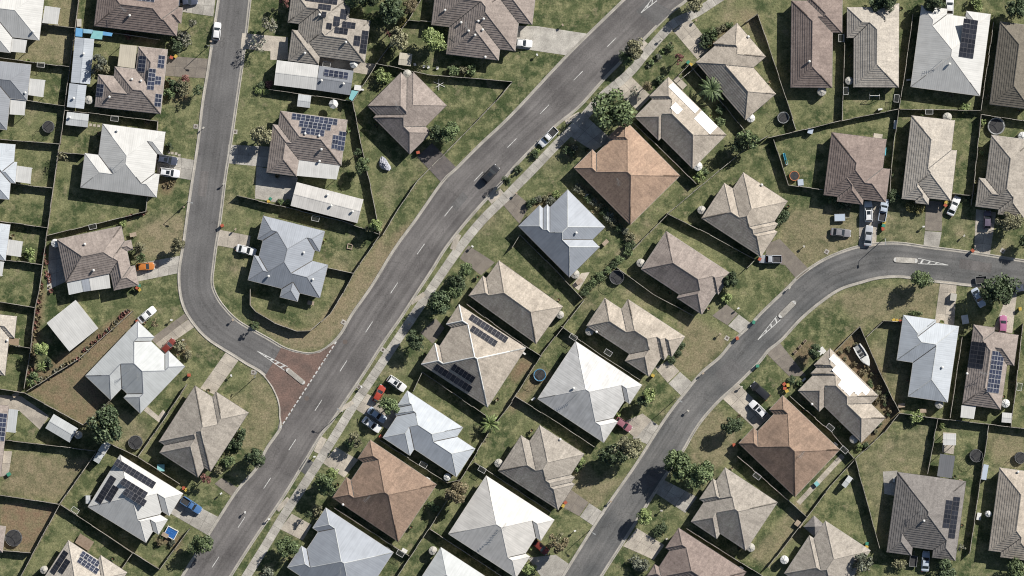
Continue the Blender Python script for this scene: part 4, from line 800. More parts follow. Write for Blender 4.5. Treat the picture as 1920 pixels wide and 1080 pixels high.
house([(611, 951), (738, 1034), (665, 1146), (541, 1062), (566, 1022), (576, 1029), (598, 996), (588, 989)], M_BLUE, 'slate blue house', 'slate blue metal roofed house at the end of the footpath', False, (), (), (), [(640, 1068)], cap=M_LGREY, drive_at=(555, 990))
house([(827, 1025), (940, 1099), (900, 1161), (787, 1087)], M_LGREY, 'small white-grey roof', 'pale grey metal roof corner with a round white tank', False)
house([(1547, 976), (1630, 1031), (1562, 1135), (1470, 1074), (1516, 1003), (1524, 1008)], BEIGE_G, 'beige house with gazebo', 'beige tiled house with a small pyramid gazebo at its back', True)
house([(1681, 884), (1809, 902), (1789, 1050), (1746, 1044), (1748, 1030), (1709, 1025), (1707, 1040), (1661, 1034)], GREYT, 'large grey tiled house', 'large stained grey tiled house with a black solar strip', True, [([(1761, 850), (1789, 854), (1783, 896), (1755, 892)], M_CHAR, -.1)], [(1773, 962, 52, 13, 'k'), (1786, 969, 78, 13, 'k')], [(1728, 974)], [(1722, 955)], drive_at=(1725, 1075))
house([(1872, 876), (1960, 888), (1938, 1052), (1874, 1043), (1875, 1034), (1852, 1031)], BEIGE, 'sandy beige end house', 'sandy beige tiled house beyond the tall dark side fence', True, (), (), [(1906, 884)])
def near(p, k=1):
    x, y = W(p); o = sorted(HOUSE, key=lambda h: (h[1][0] - x) ** 2 + (h[1][1] - y) ** 2); return o[0][0] if k == 1 else [q[0] for q in o[:k]]
def art(nick): return 'the ' + nick
def cen_of(pts): return (sum(p[0] for p in pts) / len(pts), sum(p[1] for p in pts) / len(pts))
kinds = {CONC: 'pale concrete', CONC_W: 'cream concrete', PAVER: 'brown paved', PAVER_D: 'dark paved'}
for pts, m in DRIVES: drive(pts, m, f'{kinds[m]} drive beside {art(near(cen_of(pts)))}')
for a in ((1200, 95), (1075, 222), (930, 372), (862, 460), (792, 565), (655, 765), (612, 842), (540, 950)):   # crossovers from kerb to path
    p = Vector(W(a)); A = min(smooth_line(MAIN_R), key=lambda q: (q - p).length); B = min(L_FP, key=lambda q: (q - p).length) if False else min(L, key=lambda q: (q - p).length)
    d = (B - A); t = Vector((-d.y, d.x)).normalized() * 1.9; e = d.normalized()
    q = [A + e * .43 - t, A + e * .43 + t, B - e * .99 + t, B - e * .99 - t]; drive([(v.x / S + 960, 540 - v.y / S) for v in q], CONC_W, f'cream concrete kerb crossing in front of {art(near(a))}', .04, name='kerb_crossing', cat='crossing')

# ================================================================ sheds and shelters
def shed(pts, m, label, eave=2.3, pitch=.14, panels=(), name='shed', wallm=None, vents=(), open_=False, cat='shed'):
    """gable over a quad; ridge runs parallel to the first edge"""
    P = [Vector(W(p)) for p in pts]
    if sum(P[i].x * P[(i + 1) % 4].y - P[(i + 1) % 4].x * P[i].y for i in range(4)) < 0: P = [P[1], P[0], P[3], P[2]]
    c = sum(P, Vector((0, 0))) / 4; d = (P[1] - P[0]) + (P[2] - P[3]); th = math.atan2(d.y, d.x)
    L = d.length / 2; w = ((P[3] - P[0]).length + (P[2] - P[1]).length) / 2
    root = link('x', None, None, (*c, 0), (0, 0, th)); root.name = name; tag(root, label, cat, 'sheds and shelters in the yards')
    mb = MB(); h = w / 2 * pitch; a, b = L / 2, w / 2
    for s in (-1, 1):
        q = [(-a, s * b, eave), (a, s * b, eave), (a, 0, eave + h), (-a, 0, eave + h)]
        if s > 0: q = q[::-1]
        mb.face(q, 0, [(p[0], abs(p[1])) for p in q])
        q2 = [(x, y, z - .05) for x, y, z in q][::-1]; mb.face(q2, 0, [(p[0], abs(p[1])) for p in q2])
    build('roof', mb, m, root); mb = MB(); mb.box(-a, -.11, eave + h - .01, a, .11, eave + h + .025); build('ridge_cap', mb, m, root)
    if open_:
        for sx in (-1, 0, 1):
            for sy in (-1, 1): mb = MB(); mb.box(sx * (a - .2) - .05, sy * (b - .2) - .05, 0, sx * (a - .2) + .05, sy * (b - .2) + .05, eave - .03); build('post', mb, STEEL, root)
    else:
        mb = MB(); e = .12; mb.prism([(-a + e, -b + e), (a - e, -b + e), (a - e, b - e), (-a + e, b - e)], 0, eave - .06)
        for s in (-1, 1): mb.face([(s * (a - e), -b + e, eave - .06), (s * (a - e), b - e, eave - .06), (s * (a - e), 0, eave + h - .08)][::s])
        build('wall', mb, wallm or GUT, root); mb = MB(); mb.box(-.9, -b + e - .03, .02, .9, -b + e + .02, min(2, eave - .15)); build('door', mb, STEEL, root)
    f = lambda u, v: (0, (-1 if v > 0 else 1) * pitch, b * pitch)
    for q in panels: solar(root, None, f, c, th, q, eave)
    for p in vents:
        x, y = W(p); d = Vector((x, y)) - c; u, v = d.x * math.cos(th) + d.y * math.sin(th), -d.x * math.sin(th) + d.y * math.cos(th)
        link('roof_vent', VENT, root, (u, v, eave + h - abs(v) * pitch + .1))
    return root
shed([(91, 604), (145, 562), (185, 616), (131, 660)], M_WHITE, 'big pale ribbed shed beside the strip of red plants', 2.9, .07, wallm=GUT)
shed([(520, 114), (599, 123), (593, 170), (515, 160)], M_WHITE, 'white ribbed shed below the house with black solar panels', 2.6, .16, vents=[(605, 151)] and ())
shed([(599.5, 124), (664, 134), (657, 179), (593.5, 170)], M_GREY, 'grey ribbed shed with a solar row joined to the white shed', 2.5, .16, [(631, 140, 46, 13, 'b')], vents=[(604, 152), (645, 158)])
shed([(557, 342), (682, 374), (671, 419), (546, 386)], M_WARM, 'long off-white ribbed shed above the blue grey corner house', 2.6, .14, vents=[(622, 386), (662, 397), (615, 366)])
shed([(142, 71), (135, 155), (170, 159), (179, 74)], M_PALEB, 'long blue grey ribbed carport beside the side fence', 2.4, .14, vents=[(159, 102)], open_=True, name='carport', cat='carport')
shed([(132, 157), (127, 201), (159, 205), (164, 160)], M_PALEB, 'short blue grey ribbed carport beside the round water tank', 2.2, .12, vents=[(140, 185)], open_=True, name='carport', cat='carport')
shed([(127, 210), (169, 215), (165, 239), (125, 235)], M_LGREY, 'small grey garden shed near three stepping stones', 2.1, .14, vents=[(133, 221)])
shed([(103, 776), (148, 803), (132, 829), (86, 802)], M_LGREY, 'grey garden shed beside the white concrete yard', 2.2, .16)
shed([(197, 825), (210, 834), (197, 852), (185, 845)], M_WHITE, 'tiny white shed at the corner of three fences', 2.0, .1)
shed([(185, 846), (197, 853), (186, 869), (175, 862)], M_LGREY, 'tiny pale grey shed against the tiny white shed', 1.9, .1)
shed([(749, 99), (773, 102), (771, 125), (748, 122)], M_CREAM, 'square cream garden shed under the fence with garden chairs', 2.0, .08)
shed([(561, 177), (584, 180), (582, 203), (557, 200)], M_LGREY, 'little pale shed near the striped garden umbrella', 2.1, .12)
shed([(1878, 773), (1896, 774), (1894, 793), (1876, 791)], M_WHITE, 'small white shed behind the house with the pink car', 2.0, .08)
shed([(1591, 891), (1599, 897), (1584, 914), (1576, 908)], M_LGREY, 'small open shelter beside the curved garden edging', 1.8, .08)
shed([(1767, 812), (1793, 813), (1789, 834), (1767, 834)], M_WHITE, 'white square shelter above the charcoal patio cover', 2.2, .06, open_=True, name='shelter', cat='shelter')
shed([(158, 927), (167, 932), (174, 940), (166, 945)], M_LGREY, 'grey box shed beside the white house with black panels', 1.7, .08)
g = thing('gazebo', 'small grey pyramid roofed gazebo behind a beige house', 'gazebo', (1526, 986), R(-42)); mb = MB(); r = 1.75
for k in range(4):
    a, b = [(r * math.cos(math.pi / 2 * q + math.pi / 4) * 1.41, r * math.sin(math.pi / 2 * q + math.pi / 4) * 1.41) for q in (k, k + 1)]
    mb.face([(*a, 2.3), (*b, 2.3), (0, 0, 3.6)])
mb.face([(r, -r, 2.29), (-r, -r, 2.29), (-r, r, 2.29), (r, r, 2.29)]); build('roof', mb, GREYT, g)
for a in (-1.5, 1.5):
    for b in (-1.5, 1.5): mb = MB(); mb.box(a - .06, b - .06, 0, a + .06, b + .06, 2.29); build('post', mb, WHITE, g)
def sail(pts, c, label, z=2.4):
    P = [Vector(W(p)) for p in pts]; k = sum(P, Vector((0, 0))) / len(P); root = link('shade_sail', None, None, (*k, 0)); tag(root, label, 'shade sail', 'blue shade cloths')
    if sum(P[i].x * P[(i + 1) % len(P)].y - P[(i + 1) % len(P)].x * P[i].y for i in range(len(P))) < 0: P = P[::-1]
    mb = MB(); mb.prism([tuple(p - k) for p in P], z, z + .04); build('cloth', mb, c, root)
    for p in P: mb = MB(); q = (p - k) * .97; mb.tube((*q, 0), (*q, z), .04); build('post', mb, STEEL, root)
SAILB = mat('sail_blue', (.10, .28, .50), (.13, .33, .55), 1, .8); SAILP = mat('sail_pale_blue', (.20, .36, .47), (.25, .42, .52), 1, .8); SAILT = mat('sail_teal', (.18, .40, .42), (.22, .46, .47), 1, .8)
sail([(144, 53), (157, 55), (156, 70), (143, 69)], SAILB, 'bright blue shade cloth above the long carport'); sail([(158, 55), (176, 57), (175, 64), (158, 63)], SAILP, 'pale blue narrow shade cloth beside the bright blue one')
sail([(176, 58), (195, 60), (193, 75), (171, 73)], SAILT, 'teal shade cloth at the carport end'); sail([(195, 60), (213, 63), (211, 69), (194, 67)], SAILB, 'short blue shade cloth along the fence under the long brown house')
sail([(660, 170), (673, 172), (661, 190), (655, 186)], SAILT, 'teal shade cloth at the pointed fence corner')

# ================================================================ fences
LOWT = mat('fence_pale', (0.36, 0.34, 0.30), (0.24, 0.23, 0.20), 1.5, .9, rand=.2)
def fence_panel():
    mb = MB(); mb.box(0, -.025, .05, 1, .025, 1.76)
    for k in range(8): mb.box(k / 8 + .012, -.045, .05, (k + 1) / 8 - .012, -.025, 1.8)
    mb.box(0, .025, .4, 1, .065, .5); mb.box(0, .025, 1.4, 1, .065, 1.5); mb.box(0, -.06, 1.76, 1, .06, 1.80, 1); return mb.mesh('panel', [TIMBER, LOWT])
PANELM = fence_panel(); mb = MB(); mb.box(-.055, -.055, 0, .055, .055, 1.9); POSTM = mb.mesh('post', TIMBER)
def fence(pts, h=.93, m=None):
    k = len(pts) // 2; mid = ((pts[k - 1][0] + pts[k][0]) / 2, (pts[k - 1][1] + pts[k][1]) / 2); a, b = near(mid, 2)
    word = 'low fence' if m else 'timber fence'
    P = [Vector(W(p)) for p in pts]; root = link('fence', None, None, (*P[0], 0))
    tag(root, f'{word} between {art(a)} and {art(b)}', 'fence', 'fences between the yards')
    for p, q in zip(P, P[1:]):
        L = (q - p).length; n = max(1, round(L / 2.6)); t = (q - p) / L; an = math.atan2(t.y, t.x)
        for i in range(n):
            o = link('panel', PANELM, root, (*(p + t * L * i / n - P[0]), 0), (R(random.uniform(-2.5, 2.5)), 0, an + R(random.uniform(-.6, .6))), (L / n, 1, h * random.uniform(.94, 1.02))); pst = link('post', POSTM, root, (*(p + t * L * i / n - P[0]), 0), (0, 0, an), (1, 1, h))
            if m: setmat(o, m); setmat(pst, m)
    link('post', POSTM, root, (*(P[-1] - P[0]), 0), (0, 0, 0), (1, 1, h))
FENCES = [[(151, -20), (142, 52), (134, 110), (114, 270)], [(113, 271), (101, 352), (90, 430), (75, 540)], [(75, 541), (67, 577), (59, 650), (46, 728)], [(78, 46), (143, 53)], [(-20, 106), (132, 126)], [(52, 189), (123, 199)], [(-20, 259), (113, 271)], [(25, 345), (101, 353)], [(-20, 412), (90, 427)], [(10, 487), (81, 496)], [(-20, 563), (67, 577)], [(20, 647), (59, 653)], [(-20, 726), (48, 736)],
 [(48, 737), (102, 766), (157, 797)], [(157, 797), (208, 751)], [(52, 733), (150, 672), (250, 583)], [(90, 442), (180, 420), (274, 397), (277, 370)], [(144, 53), (300, 75)], [(122, 207), (297, 227), (296, 245)], [(113, 286), (160, 290)], [(-20, 821), (181, 845)], [(181, 848), (113, 945), (40, 1080)], [(-20, 925), (113, 945)], [(-20, 1030), (58, 1036)], [(115, 946), (250, 1036), (300, 1067), (357, 990)], [(208, 832), (260, 857), (337, 907)], [(352, 720), (292, 810), (259, 856)], [(250, 1036), (227, 1068)],
 [(795, -10), (765, 40), (705, 122), (662, 190)], [(662, 190), (677, 270), (695, 350), (712, 438)], [(705, 119), (800, 140), (960, 154)], [(765, 38), (812, 42)], [(505, 168), (660, 190)], [(445, 367), (545, 391), (640, 414), (712, 440)], [(712, 442), (663, 513), (645, 548), (620, 587), (583, 620), (557, 621), (515, 605), (480, 584), (470, 572), (470, 542)], [(663, 513), (612, 502)],
 [(1440, 255), (1400, 277), (1250, 402)], [(1250, 403), (1186, 468)], [(1095, 562), (1015, 665), (960, 752)], [(960, 753), (915, 812), (875, 880)], [(875, 881), (805, 990), (745, 1080)], [(1292, 122), (1345, 183), (1395, 245), (1402, 275)], [(1187, 230), (1250, 290), (1305, 345)], [(975, 440), (1040, 505), (1092, 560)], [(875, 570), (960, 632), (1015, 668)], [(792, 697), (905, 775), (930, 790)], [(712, 825), (840, 905), (862, 900)], [(627, 952), (767, 1042)], [(1052, 612), (1130, 668), (1200, 712)], [(965, 742), (1050, 795), (1115, 838)], [(890, 867), (960, 912), (1032, 960)], [(807, 992), (880, 1040), (945, 1082)],
 [(1157, 502), (1225, 552), (1300, 592)], [(1250, 400), (1330, 440), (1415, 487)], [(1450, 262), (1477, 347), (1542, 356)], [(1440, 259), (1575, 227), (1684, 205)], [(1686, 205), (1838, 208)], [(1838, 215), (1935, 229)], [(1420, 27), (1440, 85), (1492, 243)], [(1583, 62), (1581, 150), (1578, 226)], [(1711, 27), (1698, 120), (1685, 204)], [(1862, 42), (1838, 207)], [(1838, 216), (1830, 300), (1820, 385)], [(1684, 206), (1675, 270), (1667, 360)], [(1785, 364), (1818, 366)], [(1612, 612), (1645, 690), (1685, 772)], [(1612, 612), (1565, 658)], [(1625, 631), (1655, 602), (1690, 603)], [(1685, 775), (1757, 784), (1935, 805)], [(1803, 632), (1780, 783)], [(1917, 607), (1895, 799)], [(1684, 776), (1657, 810), (1602, 861)], [(1600, 863), (1560, 907), (1512, 969), (1440, 1062)], [(1603, 862), (1622, 930), (1648, 1027)], [(1757, 785), (1747, 840), (1738, 888)], [(1853, 797), (1838, 895), (1817, 1037)], [(1480, 742), (1560, 812), (1600, 859)], [(1382, 855), (1440, 905), (1511, 968)], [(1287, 990), (1350, 1030), (1430, 1080)], [(960, 742), (925, 790)] and [(1420, 27), (1398, 42)], [(612, 502), (612, 515)], [(1292, 122), (1272, 142)], [(960, 465), (975, 441)], [(1415, 487), (1400, 502)], [(792, 697), (775, 733)]]
for f in FENCES: fence(f)
fence([(960, 155), (930, 190), (852, 270), (782, 340), (745, 395), (718, 440)], .75, LOWT)
fence([(1318, 115), (1275, 150)], .7, LOWT)

# ================================================================ plants
def leaf_mesh(name, P, Nn, size, rng, mats, tone):
    n = len(P); t = np.cross(Nn, rng.normal(size=(n, 3))); t /= np.linalg.norm(t, axis=1)[:, None] + 1e-9; b = np.cross(Nn, t)
    s = size * rng.uniform(.6, 1.3, n)[:, None]; w = s * rng.uniform(.45, .8, n)[:, None]
    V = np.stack([P - t * s, P + b * w - Nn * s * .12, P + t * s, P - b * w - Nn * s * .12], 1).reshape(-1, 3)
    me = bpy.data.meshes.new(name); me.vertices.add(n * 4); me.vertices.foreach_set('co', V.astype(np.float32).ravel())
    me.loops.add(n * 4); me.loops.foreach_set('vertex_index', np.arange(n * 4, dtype=np.int32)); me.polygons.add(n); me.polygons.foreach_set('loop_start', np.arange(0, n * 4, 4, dtype=np.int32))
    a = me.attributes.new('tone', 'FLOAT', 'FACE'); a.data.foreach_set('value', np.clip(tone, 0, 1).astype(np.float32))
    me.materials.append(mats); me.update(calc_edges=True); return me
def crown(seed, n=1500, lobes=12, spread=.62, lobe_r=(.28, .48), size=.085, flat=.8, hole=0.0):
    rng = np.random.default_rng(seed); C = []
    while len(C) < lobes:
        p = rng.uniform(-1, 1, 3)
        if np.linalg.norm(p) < 1: C.append(p * spread)
    C = np.array(C); C[:, 2] *= flat; rad = rng.uniform(*lobe_r, lobes); ltone = rng.uniform(-.22, .22, lobes)
    i = rng.integers(0, lobes, n); d = rng.normal(size=(n, 3)); d[:, 2] += .25; d /= np.linalg.norm(d, axis=1)[:, None]
    P = C[i] + d * rad[i][:, None] * rng.uniform(.72, 1.08, n)[:, None]; P[:, 2] *= .92
    if hole: k = np.sin(P[:, 0] * 5 + seed) + np.cos(P[:, 1] * 5.7 + seed) < 2 - hole * 2; P, d, i = P[k], d[k], i[k]
    Nn = d + rng.normal(size=d.shape) * .55; Nn /= np.linalg.norm(Nn, axis=1)[:, None]
    return leaf_mesh('crown', P, Nn, size, rng, LEAF['green'], rng.normal(.42, .24, len(P)) + ltone[i])
CROWN = {'tree': [crown(k, 3200, 20, .78, (.22, .44), .08) for k in range(7)], 'shrub': [crown(20 + k, 1100, 12, .72, (.18, .44), .10, .6) for k in range(5)],
         'loose': [crown(40 + k, 750, 14, .82, (.12, .3), .09, .9) for k in range(3)], 'box': [crown(60 + k, 1300, 30, .74, (.3, .36), .09, .5) for k in range(2)],
         'bare': [crown(70, 260, 12, .85, (.1, .3), .075, .8)]}
def trunk_mesh(seed):
    r = random.Random(seed); mb = MB(); mb.tube((0, 0, 0), (r.uniform(-.05, .05), 0, .55), .075, .055, 7); top = (0, 0, .52)
    for k in range(5):
        a = k * 1.257 + r.random(); e = (math.cos(a) * .42, math.sin(a) * .42, .85 + r.random() * .2); mb.tube(top, e, .04, .02, 5)
        for q in (-.5, .5): mb.tube(e, (e[0] + math.cos(a + q) * .3, e[1] + math.sin(a + q) * .3, e[2] + .2), .02, .008, 4)
    return mb.mesh('trunk', BARK, True)
TRUNK = [trunk_mesh(k) for k in range(3)]
SIZEW = lambda r: 'big' if r >= 22 else ('small' if r < 11 else 'mid sized')
COLW = {'green': 'green', 'dark': 'dark green', 'lime': 'bright green', 'olive': 'olive green', 'brown': 'brownish', 'grey': 'grey green', 'red': 'red leaved', 'yellow': 'yellow green', 'flower': 'pale flowering'}
def plant(x, y, r, kind='tree', c='green', ry=None, rz=0, h=None):
    word = {'tree': 'round tree', 'shrub': 'shrub', 'loose': 'loose airy tree', 'box': 'clipped bush', 'bare': 'nearly bare tree'}[kind]
    nm = {'tree': 'tree', 'shrub': 'shrub', 'loose': 'tree', 'box': 'clipped_bush', 'bare': 'tree'}[kind]
    R_ = r * S * (1.1 if r >= 20 else 1.14); root = thing(nm, f'{SIZEW(r)} {COLW[c]} {word} near {art(near((x, y)))}', 'tree' if nm == 'tree' else 'shrub', (x, y), R(rz), 'trees of the streets and yards' if nm == 'tree' else 'shrubs of the gardens')
    hz = h if h is not None else ((1.5 + .85 * R_) if nm == 'tree' else R_ * .55)
    me = random.choice(CROWN[kind]); o = link('crown', me, root, (0, 0, hz), (0, 0, random.random() * 6.28 if ry is None else (math.pi if random.random() < .5 else 0)), (R_ * (1 if ry else random.uniform(.88, 1.14)), (ry * S if ry else R_ * random.uniform(.84, 1.1)), R_ * (.95 if nm == 'tree' else .85)))
    setmat(o, LEAF[c]); link('trunk', random.choice(TRUNK), root, (0, 0, 0), (0, 0, random.random() * 6), (R_ * .95, R_ * .95, hz * .95))
PL = [(205, 797, 32, 'tree', 'dark'), (337, 460, 14, 'tree', 'olive'), (345, 72, 15, 'shrub', 'flower'), (333, 82, 14, 'shrub', 'dark'), (325, 160, 14, 'shrub', 'dark'), (342, 165, 15, 'shrub', 'olive'), (318, 178, 12, 'shrub', 'green'), (345, 150, 10, 'shrub', 'red'), (372, 172, 12, 'loose', 'dark'), (365, 43, 11, 'loose', 'flower'), (185, 122, 21, 'loose', 'grey'), (195, 128, 14, 'shrub', 'olive'),
 (492, 255, 18, 'tree', 'olive'), (484, 85, 18, 'bare', 'grey'), (510, 47, 18, 'loose', 'flower'), (750, 74, 20, 'tree', 'olive'), (813, 78, 22, 'tree', 'lime'), (850, 130, 12, 'shrub', 'green'), (868, 131, 10, 'shrub', 'olive'), (885, 133, 13, 'shrub', 'green'), (718, 143, 17, 'shrub', 'lime'), (735, 18, 24, 'tree', 'dark'), (768, 12, 15, 'tree', 'brown'), (755, 42, 9, 'shrub', 'yellow'), (730, 62, 11, 'loose', 'red'), (690, -2, 22, 'tree', 'dark'), (662, -4, 16, 'tree', 'green'), (842, 248, 18, 'tree', 'green'), (818, 250, 14, 'tree', 'dark'), (682, 312, 15, 'tree', 'green'), (670, 288, 11, 'loose', 'dark'), (705, 422, 14, 'tree', 'lime'), (695, 428, 10, 'loose', 'olive'), (535, 5, 12, 'loose', 'red'),
 (1146, 212, 36, 'tree', 'green'), (1187, 94, 20, 'tree', 'olive'), (1174, 110, 14, 'tree', 'green'), (1302, 8, 17, 'tree', 'olive'), (1322, 78, 12, 'shrub', 'dark'), (1337, 66, 13, 'shrub', 'green'), (1352, 55, 12, 'shrub', 'olive'), (1366, 47, 8, 'shrub', 'green'), (1350, 205, 10, 'shrub', 'dark'), (1350, 226, 11, 'shrub', 'green'), (1237, 150, 11, 'shrub', 'dark'), (1213, 160, 13, 'loose', 'brown'), (1190, 172, 13, 'bare', 'grey'), (1272, 112, 11, 'loose', 'red'), (1255, 88, 8, 'shrub', 'green'), (1235, 105, 7, 'shrub', 'grey'), (1222, 118, 7, 'shrub', 'green'), (1395, 262, 26, 'loose', 'green'), (1388, 268, 18, 'tree', 'dark'), (1310, 330, 12, 'shrub', 'lime'), (1322, 324, 9, 'shrub', 'green'),
 (1068, 285, 12, 'shrub', 'dark'), (1076, 276, 8, 'shrub', 'grey'), (997, 380, 11, 'shrub', 'dark'), (1010, 373, 7, 'box', 'grey'), (1022, 371, 6, 'box', 'olive'), (1033, 378, 9, 'box', 'grey'), (1043, 365, 8, 'shrub', 'lime'), (1370, 527, 15, 'tree', 'dark'), (1363, 557, 12, 'shrub', 'lime'), (973, 318, 9, 'shrub', 'dark'), (1003, 290, 9, 'shrub', 'dark'), (946, 338, 12, 'loose', 'dark'), (1005, 285, 7, 'shrub', 'lime'),
 (1562, 375, 10, 'shrub', 'green'), (1575, 382, 11, 'shrub', 'dark'), (1588, 386, 11, 'shrub', 'olive'), (1675, 367, 13, 'box', 'dark'), (1708, 388, 11, 'shrub', 'yellow'), (1724, 391, 12, 'shrub', 'yellow'), (1888, 414, 22, 'tree', 'olive'), (1920, 452, 14, 'tree', 'dark'), (1725, 525, 20, 'tree', 'green'), (1870, 545, 33, 'tree', 'dark'), (1815, 372, 8, 'shrub', 'dark'), (1840, 288, 6, 'shrub', 'lime'),
 (872, 507, 14, 'tree', 'green'), (857, 530, 15, 'tree', 'dark'), (825, 568, 24, 'tree', 'dark'), (852, 545, 13, 'tree', 'green'), (781, 637, 18, 'tree', 'dark'), (730, 762, 20, 'tree', 'green'), (482, 855, 20, 'tree', 'dark'), (440, 833, 16, 'shrub', 'dark'), (428, 862, 14, 'shrub', 'green'), (452, 815, 12, 'shrub', 'dark'), (412, 880, 10, 'shrub', 'olive'), (385, 897, 12, 'loose', 'red'), (378, 1018, 19, 'tree', 'green'), (612, 907, 21, 'tree', 'green'), (622, 888, 12, 'tree', 'lime'), (664, 822, 16, 'loose', 'olive'), (655, 830, 12, 'shrub', 'green'), (540, 1026, 18, 'tree', 'green'), (503, 1072, 22, 'loose', 'grey'), (853, 922, 21, 'tree', 'brown'), (812, 948, 12, 'shrub', 'green'), (594, 956, 12, 'shrub', 'olive'), (580, 962, 9, 'loose', 'dark'),
 (1218, 745, 18, 'loose', 'lime'), (1208, 752, 12, 'tree', 'dark'), (1174, 838, 25, 'tree', 'olive'), (1150, 852, 24, 'tree', 'dark'), (1270, 872, 27, 'tree', 'green'), (1310, 887, 25, 'tree', 'green'), (1207, 967, 15, 'tree', 'lime'), (1045, 1015, 24, 'loose', 'brown'), (1048, 1012, 16, 'loose', 'olive'), (1198, 1055, 17, 'shrub', 'grey'), (1206, 1062, 10, 'shrub', 'flower'), (995, 1068, 14, 'shrub', 'lime'), (1083, 878, 11, 'shrub', 'green'), (1088, 868, 9, 'shrub', 'lime'), (1278, 648, 9, 'box', 'dark'), (1271, 661, 8, 'box', 'dark'), (1259, 675, 8, 'box', 'dark'), (1370, 795, 18, 'tree', 'dark'), (1384, 782, 8, 'loose', 'brown'),
 (1524, 657, 13, 'tree', 'dark'), (1717, 782, 14, 'box', 'lime'), (1767, 797, 7, 'shrub', 'lime'), (1485, 712, 10, 'shrub', 'dark'), (1500, 718, 8, 'shrub', 'green'), (1790, 745, 5, 'shrub', 'lime'), (1618, 1058, 26, 'loose', 'grey'), (1605, 1066, 16, 'loose', 'olive'), (1767, 1070, 18, 'tree', 'dark'), (1905, 1072, 22, 'tree', 'green'), (1802, 1026, 9, 'loose', 'flower'), (1660, 4, 20, 'tree', 'dark'), (1640, 6, 14, 'tree', 'dark'), (1747, 4, 18, 'tree', 'dark'), (1830, 10, 14, 'shrub', 'lime'), (1905, 20, 20, 'tree', 'dark'), (1842, 228, 8, 'shrub', 'lime'), (80, 655, 14, 'tree', 'lime'), (62, 708, 14, 'shrub', 'green'), (57, 480, 14, 'shrub', 'lime'), (92, 682, 10, 'shrub', 'dark'), (340, 650, 12, 'shrub', 'olive'), (350, 665, 10, 'shrub', 'olive'), (335, 642, 8, 'shrub', 'dark'), (292, 605, 10, 'loose', 'brown'), (231, 419, 7, 'shrub', 'lime'), (478, 612, 7, 'loose', 'dark'), (480, 608, 8, 'shrub', 'green'), (525, 377, 7, 'shrub', 'green'), (540, 380, 7, 'shrub', 'lime'), (490, 160, 8, 'box', 'dark'), (505, 158, 8, 'box', 'red'), (485, 170, 7, 'box', 'lime'), (500, 172, 7, 'box', 'lime'), (320, 69, 6, 'shrub', 'lime'), (257, 69, 6, 'shrub', 'yellow'), (240, 68, 6, 'shrub', 'red'), (275, 228, 7, 'shrub', 'brown'), (318, 276, 9, 'shrub', 'dark'), (405, 865, 8, 'shrub', 'lime'), (300, 1015, 8, 'shrub', 'brown'), (322, 1018, 7, 'shrub', 'grey'), (305, 1005, 6, 'shrub', 'dark'), (660, 478, 0, 'shrub', 'green'), (1608, 1000, 0, 'shrub', 'green'), (345, 752, 0, 'shrub', 'lime'), (1600, 822, 8, 'shrub', 'dark'), (1610, 838, 8, 'shrub', 'lime'), (1625, 836, 8, 'shrub', 'dark'), (120, 292, 12, 'bare', 'olive'), (335, 845, 0, 'shrub', 'lime'), (1240, 158, 0, 'shrub', 'lime'), (1620, 1000, 0, 'shrub', 'lime')]
for p in PL:
    if p[2]: plant(*p)
plant(1465, 408, 12, 'box', 'dark', ry=21, rz=-38); plant(1238, 993, 12, 'box', 'dark', ry=20, rz=-40); plant(1715, 588, 16, 'box', 'green', ry=7, rz=-6); plant(1685, 1057, 16, 'box', 'olive', ry=11, rz=-6, h=.9); plant(262, 460, 13, 'loose', 'olive'); plant(264, 485, 11, 'loose', 'green')
for k in range(11): plant(1084 + k * 9.6 + random.uniform(-2, 2), 352 + k * 9.1 + random.uniform(-2, 2), random.uniform(8, 10.5), 'box', ('grey', 'olive', 'dark')[k % 3], h=.7)   # long hedge
for x, y, r in ((1182, 460, 11), (1177, 472, 10), (1161, 487, 9), (1150, 497, 9), (1140, 507, 8), (1126, 518, 10), (1112, 530, 9), (1102, 540, 8), (1096, 549, 8)): plant(x, y, r, 'box', random.choice(['dark', 'green']), h=.7)
for x, y in [(1647, 705), (1650, 722), (1662, 737), (1657, 760), (1672, 768), (1633, 700), (1660, 748), (1645, 735), (1575, 660), (1590, 655), (1600, 680), (1618, 695), (1630, 715), (1665, 778), (1650, 795), (1640, 805), (1606, 650), (1585, 672), (1645, 752), (1635, 725), (1680, 760), (1625, 690), (1612, 668)]: plant(x + random.uniform(-3, 3), y + random.uniform(-3, 3), random.uniform(4, 8.5), 'shrub', random.choice(['dark', 'green', 'olive', 'brown', 'lime']))
def rosette(seed):
    rng = np.random.default_rng(seed); n = 40; a = rng.uniform(0, 6.28, n); el = rng.uniform(.2, 1.2, n); d = np.stack([np.cos(a) * np.cos(el), np.sin(a) * np.cos(el), np.sin(el)], 1)
    return leaf_mesh('leaves', d * .55 + [0, 0, .1], np.cross(d, np.stack([-np.sin(a), np.cos(a), a * 0], 1)), .3, rng, LEAF['red'], rng.uniform(0, 1, n))
ROS = [rosette(k) for k in range(3)]
def strip(pts, n, cs, label, group, w=4):
    L, _ = resample([Vector(W(p)) for p in pts], n)
    for p in L:
        o = link('border_plant', random.choice(ROS), None, (p.x + random.uniform(-w, w) * S, p.y + random.uniform(-w, w) * S, 0), (0, 0, random.random() * 6), [random.uniform(.45, .85)] * 3)
        setmat(o, LEAF[random.choice(cs)]); tag(o, label, 'plant', group)
strip([(80, 520), (72, 585), (62, 655), (56, 712)], 40, ['red', 'brown', 'brown', 'olive'], 'small red leaved border plant along the back fence', 'red border plants by the back fence')
strip([(58, 727), (150, 668), (245, 580)], 58, ['red', 'brown', 'olive', 'flower'], 'small mixed border plant along the diagonal fence', 'border plants by the diagonal fence')
